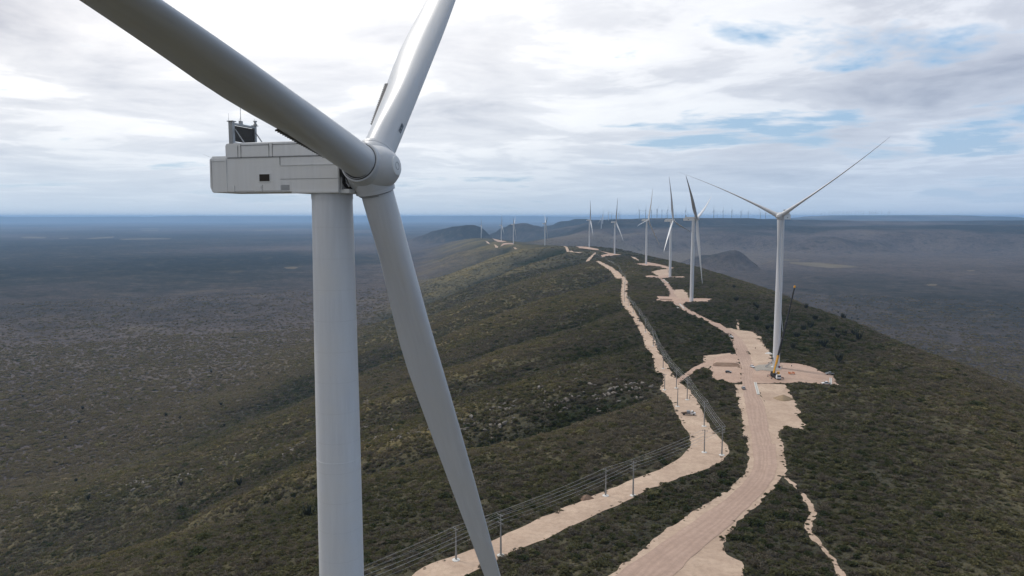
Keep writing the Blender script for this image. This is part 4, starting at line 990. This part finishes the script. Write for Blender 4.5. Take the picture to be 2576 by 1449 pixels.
def barrier(xy):
    r = empty('safety_barrier', (0, 0, 0)); w, d, h = 3.0, 2.4, 1.5
    for a, b in (((-w/2,-d/2),(w/2,-d/2)), ((w/2,-d/2),(w/2,d/2)), ((w/2,d/2),(-w/2,d/2)), ((-w/2,d/2),(-w/2,-d/2))):
        m_ = MB().beam((*a, .8), (*b, .8), .04, 1.1) if a[0] == b[0] else MB().beam((*a, .8), (*b, .8), 1.1, .04)
        m_.build('barrier_net', ORANGE, r)
        MB().tube((*a, 0), (*a, h), .06, .06, 8).build('barrier_post', BROWN, r)
    place(r, xy, 12, .3); tag(r, 'orange netting barrier square on the crane pad', 'barrier')
barrier(pt(z5, 1523, 548))
def reel(xy):
    r = empty('cable_reel', (0, 0, 0))
    MB().tube((0, -.55, .8), (0, .55, .8), .4, .4, 20).build('drum', DARK, r)
    for y0 in (-.6, .5): MB().lathe([(.1, 0), (.8, 0), (.8, .1), (.1, .1)], 'Y', 24, (0, y0, .8)).build('flange', TAIL, r)
    place(r, xy, 30, .4); tag(r, 'dark cable reel with red flanges lying at the tower foot', 'cable reel')
reel(pt(z5, 1398, 488))

# ------------------------------------------------------------------ rocks on the ravine wall
def rocks():
    mb = MB(); n = 0
    # crags follow the far wall of the ravine
    line_px = [(1640,985),(1560,980),(1470,1000),(1380,1010),(1290,1030),(1200,1060),(1120,1075),(1040,1085),(980,1100),(900,1085),(760,1120),(690,1130),(620,1150),(540,1160),(470,1195),(330,1225),(250,1240),(160,1250)]
    W = survey(line_px)
    for k in range(900):
        i = random.random()*(len(W)-1.001); a = int(i); f = i-a
        x = W[a][0]*(1-f)+W[a+1][0]*f+random.gauss(0, 5); y = W[a][1]*(1-f)+W[a+1][1]*f+random.gauss(0, 13)
        clus = vn(np.array([x/14.]), np.array([y/9.]), 61)[0]
        if clus < -.05: continue
        s = random.uniform(.3, .75)*(1.9 if random.random() < .15 else 1); z = gz(x, y); n += 1
        V = []; nn = 7
        q = Matrix.Rotation(random.random()*6.28, 3, 'Z') @ Matrix.Rotation(random.uniform(-.4, .4), 3, 'X')
        rings = []
        for h, rr in ((-.5, 1.1), (.15, 1.05), (.55, .8), (.75, .4)):
            rings.append([Vector((x, y, z+.7)) + q @ Vector((s*2.3*rr*math.cos(2*math.pi*j/nn)*random.uniform(.75, 1.2), s*.9*rr*math.sin(2*math.pi*j/nn)*random.uniform(.75, 1.2), s*h*1.15*random.uniform(.85, 1.15))) for j in range(nn)])
        mb.loft(rings)
    o = mb.build('rocks', ROCK, None); tag(o, kind='stuff')
rocks()

# ------------------------------------------------------------------ scrub
def leaf_mat(name, tint, amount, trans=.35):
    m = bpy.data.materials.new(name); m.use_nodes = True; nt = m.node_tree; nt.nodes.clear()
    oi = N(nt, 'ShaderNodeObjectInfo'); at = N(nt, 'ShaderNodeAttribute', attribute_type='INSTANCER', attribute_name='tint')
    n2 = noise(nt, oi.outputs['Location'], .045, 3, .65)
    f = math_n(nt, 'ADD', at.outputs['Fac'], math_n(nt, 'MULTIPLY_ADD', oi.outputs['Random'], .24, -.12))
    c = ramp(nt, math_n(nt, 'ADD', f, math_n(nt, 'MULTIPLY_ADD', n2, .5, -.25)), COVER_RAMP)
    c = mix(nt, amount, c, tint)
    g = N(nt, 'ShaderNodeTexCoord'); tip = noise(nt, g.outputs['Object'], 2.4, 3)
    c = mix(nt, ramp(nt, tip, [(.35, .25), (.62, 0)]), c, tuple(x*.5 for x in tint))
    hv = N(nt, 'ShaderNodeHueSaturation'); nt.links.new(c, hv.inputs['Color']); hv.inputs['Value'].default_value = 1.5; c = hv.outputs[0]
    df = N(nt, 'ShaderNodeBsdfDiffuse'); tr = N(nt, 'ShaderNodeBsdfTranslucent'); mx = N(nt, 'ShaderNodeMixShader'); mx.inputs[0].default_value = trans
    nt.links.new(c, df.inputs[0]); nt.links.new(c, tr.inputs[0]); nt.links.new(df.outputs[0], mx.inputs[1]); nt.links.new(tr.outputs[0], mx.inputs[2])
    out = N(nt, 'ShaderNodeOutputMaterial'); nt.links.new(mx.outputs[0], out.inputs[0])
    return m
GREEN = leaf_mat('olive_scrub_leaves', (.090,.092,.036), .40)
BARE = leaf_mat('bare_grey_brown_twigs', (.132,.110,.090), .42)
DKGREEN = leaf_mat('dark_evergreen_leaves', (.034,.044,.018), .75)
bushes = bpy.data.collections.new('scrub_kinds')
def bush(name, mat, n, shape, leaf, seed):
    r = np.random.default_rng(seed); V, Fc = [], []
    lobes = [(r.uniform(-.5, .5), r.uniform(-.5, .5), r.uniform(.3, .62), r.uniform(.42, .7)) for _ in range(shape)]
    for k in range(n):
        lx, ly, lz, lr = lobes[k % len(lobes)]
        d = r.normal(size=3); d[2] = abs(d[2])*.9-.15; d /= np.linalg.norm(d); rad = lr*r.uniform(.72, 1.04)
        p = np.array([lx, ly, lz*.8])+d*np.array([rad, rad, rad*.85]); p[2] = max(p[2], .02)
        a = r.normal(size=3)+d*.6; a /= np.linalg.norm(a); t = np.cross(a, r.normal(size=3)); t /= np.linalg.norm(t); b_ = np.cross(a, t); s = leaf*r.uniform(.6, 1.3)
        i = len(V); V += [p-t*s*.5, p+b_*s*.45, p+t*s*.6, p-b_*s*.4]; Fc.append([i, i+1, i+2, i+3])
    me = bpy.data.meshes.new(name); me.from_pydata([tuple(v) for v in V], [], Fc); me.materials.append(mat); o = bpy.data.objects.new(name, me); bushes.objects.link(o); return o
def twigs(name, mat, n, seed):
    r = np.random.default_rng(seed); V, Fc = [], []
    for k in range(n):
        b0 = np.array([r.uniform(-.25, .25), r.uniform(-.25, .25), 0]); d = np.array([r.normal()*.55, r.normal()*.55, r.uniform(.5, 1.0)]); p = b0+d*r.uniform(.25, .75); L = r.uniform(.25, .5)
        dd = d+r.normal(size=3)*.45; dd /= np.linalg.norm(dd); t = np.cross(dd, r.normal(size=3)); t /= np.linalg.norm(t); w = r.uniform(.035, .10)
        i = len(V); V += [p-t*w, p+t*w, p+dd*L]; Fc.append([i, i+1, i+2])
    me = bpy.data.meshes.new(name); me.from_pydata([tuple(v) for v in V], [], Fc); me.materials.append(mat); o = bpy.data.objects.new(name, me); bushes.objects.link(o); return o
# kinds are picked by name order
bush('scrub_a', GREEN, 150, 4, .34, 1); bush('scrub_b', GREEN, 150, 3, .30, 2); bush('scrub_c', GREEN, 130, 5, .36, 3)
twigs('scrub_d', BARE, 190, 4); twigs('scrub_e', BARE, 190, 5); bush('scrub_f', BARE, 140, 4, .26, 6); bush('scrub_g', BARE, 140, 3, .28, 8)
bush('scrub_h', DKGREEN, 170, 3, .34, 7)
def scatter():
    xs, ys, ss_ = [], [], []
    A = R(41)
    for r0, r1, sp, s in ((120, 260, 1.25, .84), (260, 420, 1.45, .95), (420, 620, 1.95, 1.2), (620, 900, 2.7, 1.6), (900, 1350, 3.4, 2.1), (1350, 2000, 5.6, 2.9), (2000, 3000, 11.0, 3.6)):
        n = int(A*(r1*r1-r0*r0)/(sp*sp)); r = np.sqrt(rng.uniform(r0*r0, r1*r1, n)); t = rng.uniform(-A, A, n)
        xs.append(r*np.sin(t)); ys.append(r*np.cos(t)); ss_.append(np.full(n, s))
    x = np.concatenate(xs); y = np.concatenate(ys); s = np.concatenate(ss_)
    keep = np.ones(len(x), bool)
    def cleared(px, py):
        q = np.zeros(len(px), bool)
        for P in CLEAR:
            lo, hi = P.min(0), P.max(0); k = (px > lo[0]) & (px < hi[0]) & (py > lo[1]) & (py < hi[1]) & ~q
            if k.any(): ii = np.where(k)[0]; q[ii[inpoly(px[ii], py[ii], P)]] = True
        return q
    near = np.hypot(x, y) < 6500
    inn = cleared(x, y); nb = [cleared(x+a, y+b) for a, b in ((1.6, 0), (-1.6, 0), (0, 1.6), (0, -1.6))]; cnt = sum(q.astype(int) for q in nb)
    edge = inn & (cnt < 4); keep &= ~(inn & ~(edge & (rng.random(len(x)) < .34))); keep &= ~(~inn & (cnt >= 3))
    s = np.where(edge | ((cnt > 0) & ~inn), s*.5, s)
    for B in [(-16.77, 66.8)]+[t[0][:2] for t in TURB[:4]]: keep &= np.hypot(x-B[0], y-B[1]) > 4.5
    keep &= rng.random(len(x)) < 1-.8*ss(900, 2900, np.hypot(x, y))
    # bare gaps between thickets
    g = fbm(x, y, 16, 2, 71); keep &= ~((g < -.42) & (rng.random(len(x)) < .6) & (np.hypot(x, y) < 700))
    x, y, s = x[keep], y[keep], s[keep]; z = ground(x, y)+ZC
    n = len(x); pn = fbm(x, y, 70, 3, 81); kind = np.empty(n, int); q = rng.random(n)
    # gully floors and lee sides carry the dark evergreens
    cv, dry_shade, rw = cover(x, y, True); pg = np.clip(.48+pn*.5, .1, .9)
    flat = 1-ss(.05, .3, rw); pg = pg*(1-.65*flat); cv = cv*(1-flat)+(.44+.42*dry_shade)*flat
    kind = np.where(q < pg, rng.integers(0, 3, n), rng.integers(3, 7, n)); kind = np.where(rng.random(n) < np.clip(.42-cv, .02, .5), 7, kind)
    sc_ = s*np.exp(rng.normal(0, .36, n))*1.05*(1+.25*fbm(x, y, 24, 2, 91)); sc_ = np.where(kind == 7, sc_*1.25, sc_)*np.where(rng.random(n) < .012, 1.9, 1)
    zsc = rng.uniform(.55, .95, n)*np.where((kind >= 3) & (kind < 5), 1.15, 1.0)
    S = np.column_stack([sc_, sc_, np.minimum(sc_*zsc, 2.6)])
    me = bpy.data.meshes.new('scrub_vegetation'); me.vertices.add(n); me.vertices.foreach_set('co', np.column_stack([x, y, z-.08]).ravel().astype(np.float32))
    for nm, tp, arr in (('scl', 'FLOAT_VECTOR', S), ('kind_index', 'INT', kind), ('turn', 'FLOAT', rng.uniform(0, 6.28, n)), ('tint', 'FLOAT', cv)):
        at = me.attributes.new(nm, tp, 'POINT'); at.data.foreach_set('vector' if tp == 'FLOAT_VECTOR' else 'value', arr.ravel().astype(np.int32 if tp == 'INT' else np.float32))
    o = bpy.data.objects.new('scrub_vegetation', me); COL.objects.link(o); tag(o, kind='stuff')
    ng = bpy.data.node_groups.new('scatter_scrub', 'GeometryNodeTree')
    ng.interface.new_socket('Geometry', in_out='INPUT', socket_type='NodeSocketGeometry'); ng.interface.new_socket('Geometry', in_out='OUTPUT', socket_type='NodeSocketGeometry')
    gi = ng.nodes.new('NodeGroupInput'); go = ng.nodes.new('NodeGroupOutput'); ip = ng.nodes.new('GeometryNodeInstanceOnPoints'); ci = ng.nodes.new('GeometryNodeCollectionInfo')
    ci.inputs['Collection'].default_value = bushes; ci.inputs['Separate Children'].default_value = True; ci.inputs['Reset Children'].default_value = True
    def attr(nm, tp): a = ng.nodes.new('GeometryNodeInputNamedAttribute'); a.data_type = tp; a.inputs['Name'].default_value = nm; return a.outputs['Attribute']
    cx = ng.nodes.new('ShaderNodeCombineXYZ'); L = ng.links.new
    L(attr('turn', 'FLOAT'), cx.inputs[2]); L(gi.outputs[0], ip.inputs['Points']); L(ci.outputs[0], ip.inputs['Instance']); ip.inputs['Pick Instance'].default_value = True
    L(attr('kind_index', 'INT'), ip.inputs['Instance Index']); L(cx.outputs[0], ip.inputs['Rotation']); L(attr('scl', 'FLOAT_VECTOR'), ip.inputs['Scale']); L(ip.outputs[0], go.inputs[0])
    md = o.modifiers.new('scatter', 'NODES'); md.node_group = ng
    print('scrub points', n)
scatter()

# candelabra cacti that stand out of the scrub
CACT = simple('dark_cactus_skin', (.022, .028, .018), .85, .3, 1.5)
def cactus_mb(seed):
    r = random.Random(seed); mb = MB(); mb.tube((0, 0, -.3), (0, 0, 1.3), .28, .22, 8)
    for k in range(22):
        a = r.random()*6.28; sp = r.uniform(.2, 1.0); b0 = Vector((0, 0, r.uniform(.5, 1.3))); m = b0+Vector((math.cos(a)*sp*1.3, math.sin(a)*sp*1.3, r.uniform(.5, 1.0))); e = m+Vector((math.cos(a)*sp*.9, math.sin(a)*sp*.9, r.uniform(1.4, 2.8)))
        mb.tube(b0, m, .13, .15, 6); mb.tube(m, e, .15, .10, 6)
    return mb
CP = [cactus_mb(s).build('candelabra_cactus', CACT, None, smooth=True) for s in range(4)]; ci_ = [0]
def cacti(z, L, base, lab, grp):
    for i, (x, y) in enumerate(sorted(L)):
        xy = pt(z, x, y)
        if any(inpoly(np.array([xy[0]]), np.array([xy[1]]), P)[0] for P in CLEAR): continue
        src = CP[ci_[0] % 4]; ci_[0] += 1
        o = src if src.get('category') is None else src.copy()
        if o is not src: COL.objects.link(o)
        s = base*random.uniform(.75, 1.25); o.scale = (s, s, s*random.uniform(.8, 1.05)); o.location = (*xy, gz(*xy)); o.rotation_euler = (0, 0, random.random()*6.28)
        tag(o, lab.replace('#', ordn(i)), 'cactus', grp)
cacti(z4, [(1575,478),(1410,640),(1440,665),(1425,790),(1590,870),(1540,880),(1835,962),(2045,950),(1905,885),(1970,860),(2195,890),(2250,958),(2315,925),(2105,1055),(1795,1070),(2260,1205),(2415,940),(2465,985),(2190,680),(2250,705),(2330,775),(2450,772),(2015,780),(1935,665),(1230,590),(1205,455),(2300,770),(2390,760),(2525,850)], 1.7, 'dark candelabra cactus on the slope right of the crane turbine, # from the left', 'cacti on the right slope')
cacti(k1, [(1510,885),(1140,880),(555,975),(1040,445),(1135,462),(1410,510),(1505,468),(480,860),(500,490),(520,405),(410,585),(1390,380),(1195,222),(1330,172),(1395,192),(445,272),(250,318),(145,328),(820,165),(1690,182),(1890,202),(1945,1085)], 1.2, 'dark candelabra cactus in the scrub left of the near tower, # from the left', 'cacti on the left slope')

# ------------------------------------------------------------------ haze, light, sky
def haze():
    H = 72500.0
    o = MB().box(-H, H, -H, H, float(GZ.min())+ZC-1.0, ZC+69).build('haze', None, None); tag(o, kind='stuff')
    m = bpy.data.materials.new('thin_blue_air'); m.use_nodes = True; nt = m.node_tree; nt.nodes.clear()
    out = nt.nodes.new('ShaderNodeOutputMaterial'); v = nt.nodes.new('ShaderNodeVolumePrincipled'); v.inputs['Color'].default_value = (.42, .665, 1, 1); v.inputs['Density'].default_value = 4.0e-5; v.inputs['Anisotropy'].default_value = .2
    nt.links.new(v.outputs[0], out.inputs['Volume']); o.data.materials.append(m)
haze()
SUN_AZ, SUN_EL = R(-53), R(54)        # measured from +Y towards +X
sd = bpy.data.lights.new('sun', 'SUN'); sd.energy = 2.0; sd.angle = R(10); sd.color = (1, .95, .88); so = bpy.data.objects.new('sun', sd); COL.objects.link(so)
sv = Vector((math.sin(SUN_AZ)*math.cos(SUN_EL), math.cos(SUN_AZ)*math.cos(SUN_EL), math.sin(SUN_EL))); so.rotation_euler = sv.to_track_quat('Z', 'Y').to_euler(); so.location = (0, 0, 600)

w = bpy.data.worlds.new('World'); SC.world = w; w.use_nodes = True; nt = w.node_tree; bg = nt.nodes['Background']
sky = N(nt, 'ShaderNodeTexSky', sky_type='NISHITA', sun_disc=False, sun_elevation=SUN_EL, sun_rotation=SUN_AZ); sky.air_density = 1; sky.dust_density = 1.5
tc = N(nt, 'ShaderNodeTexCoord'); D_ = tc.outputs['Generated']; sx = N(nt, 'ShaderNodeSeparateXYZ'); nt.links.new(D_, sx.inputs[0])
zz = math_n(nt, 'MAXIMUM', sx.outputs[2], 0.0); dn = math_n(nt, 'ADD', zz, .075)
cxy_ = N(nt, 'ShaderNodeCombineXYZ'); nt.links.new(math_n(nt, 'DIVIDE', sx.outputs[0], dn), cxy_.inputs[0]); nt.links.new(math_n(nt, 'DIVIDE', sx.outputs[1], dn), cxy_.inputs[1])
cp = cxy_.outputs[0]
def off(v, o): m = N(nt, 'ShaderNodeMapping'); m.inputs['Location'].default_value = o; nt.links.new(v, m.inputs['Vector']); return m.outputs[0]
n_big = noise(nt, off(cp, (3.1, 1.7, 0)), .50, 6, .58, .25); n_mid = noise(nt, off(cp, (7.3, 4.2, 2)), .85, 8, .56, .5); n_fin = noise(nt, off(cp, (1.0, 8.8, 5)), 2.6, 7, .6, .4)
cov = math_n(nt, 'ADD', math_n(nt, 'MULTIPLY', n_big, .62), math_n(nt, 'ADD', math_n(nt, 'MULTIPLY', n_mid, .28), math_n(nt, 'MULTIPLY', n_fin, .10)))
side = ramp(nt, sx.outputs[0], [(0.0, 0), (.34, 0), (.60, 1)])
cov = math_n(nt, 'MULTIPLY_ADD', side, -.085, math_n(nt, 'ADD', cov, .035))
mask = ramp(nt, cov, [(.425, 0), (.475, 1)])
tone = math_n(nt, 'ADD', math_n(nt, 'MULTIPLY', n_mid, .62), math_n(nt, 'ADD', math_n(nt, 'MULTIPLY', n_fin, .18), math_n(nt, 'MULTIPLY', n_big, .20)))
tone = math_n(nt, 'MULTIPLY_ADD', sx.outputs[0], -.045, tone)
cl_ = ramp(nt, tone, [(.40, (1.0,1.0,1.0)), (.465, (.90,.905,.93)), (.50, (.74,.755,.80)), (.56, (.63,.65,.71)), (.64, (.44,.47,.55))])
dt = N(nt, 'ShaderNodeVectorMath', operation='DOT_PRODUCT'); nt.links.new(D_, dt.inputs[0]); gl = Vector((-.20, .90, .34)).normalized(); dt.inputs[1].default_value = gl
glow = ramp(nt, dt.outputs['Value'], [(.80, 0), (.90, .3), (.97, .8), (1.0, 1.0)], 'EASE')
bright = N(nt, 'ShaderNodeMixRGB', blend_type='ADD'); nt.links.new(glow, bright.inputs[0]); nt.links.new(cl_, bright.inputs[1]); bright.inputs[2].default_value = (.26, .255, .245, 1)
skb = mix(nt, 1.0, sky.outputs[0], (.10, .10, .10), 'MULTIPLY')
skb = mix(nt, .6, skb, (.40, .66, .92))
c = mix(nt, mask, skb, bright.outputs[0])
hz = ramp(nt, sx.outputs[2], [(0.0, 1), (.03, .8), (.10, .35), (.22, 0)])
c = mix(nt, hz, c, (.53, .64, .77))
lr = ramp(nt, math_n(nt, 'MULTIPLY_ADD', sx.outputs[0], .5, .5), [(.1, (1.16,1.13,1.10)), (.5, (1.0,1.0,1.0)), (.9, (.84,.90,1.0))])
c = mix(nt, 1.0, c, lr, 'MULTIPLY')
back = ramp(nt, math_n(nt, 'MULTIPLY_ADD', sx.outputs[1], .5, .5), [(.22, .64), (.62, 1)])
c = mix(nt, 1.0, c, back, 'MULTIPLY')
nt.links.new(c, bg.inputs['Color']); bg.inputs['Strength'].default_value = 1.0

SC.view_settings.view_transform = 'Standard'; SC.view_settings.look = 'None'; SC.view_settings.exposure = 0; SC.view_settings.gamma = 1
SC.cycles.use_denoising = True; SC.cycles.denoising_input_passes = 'RGB_ALBEDO_NORMAL'; SC.cycles.denoising_prefilter = 'ACCURATE'; SC.cycles.max_bounces = 6; SC.cycles.volume_bounces = 2; SC.cycles.diffuse_bounces = 3; SC.cycles.use_adaptive_sampling = True; SC.cycles.adaptive_threshold = .02
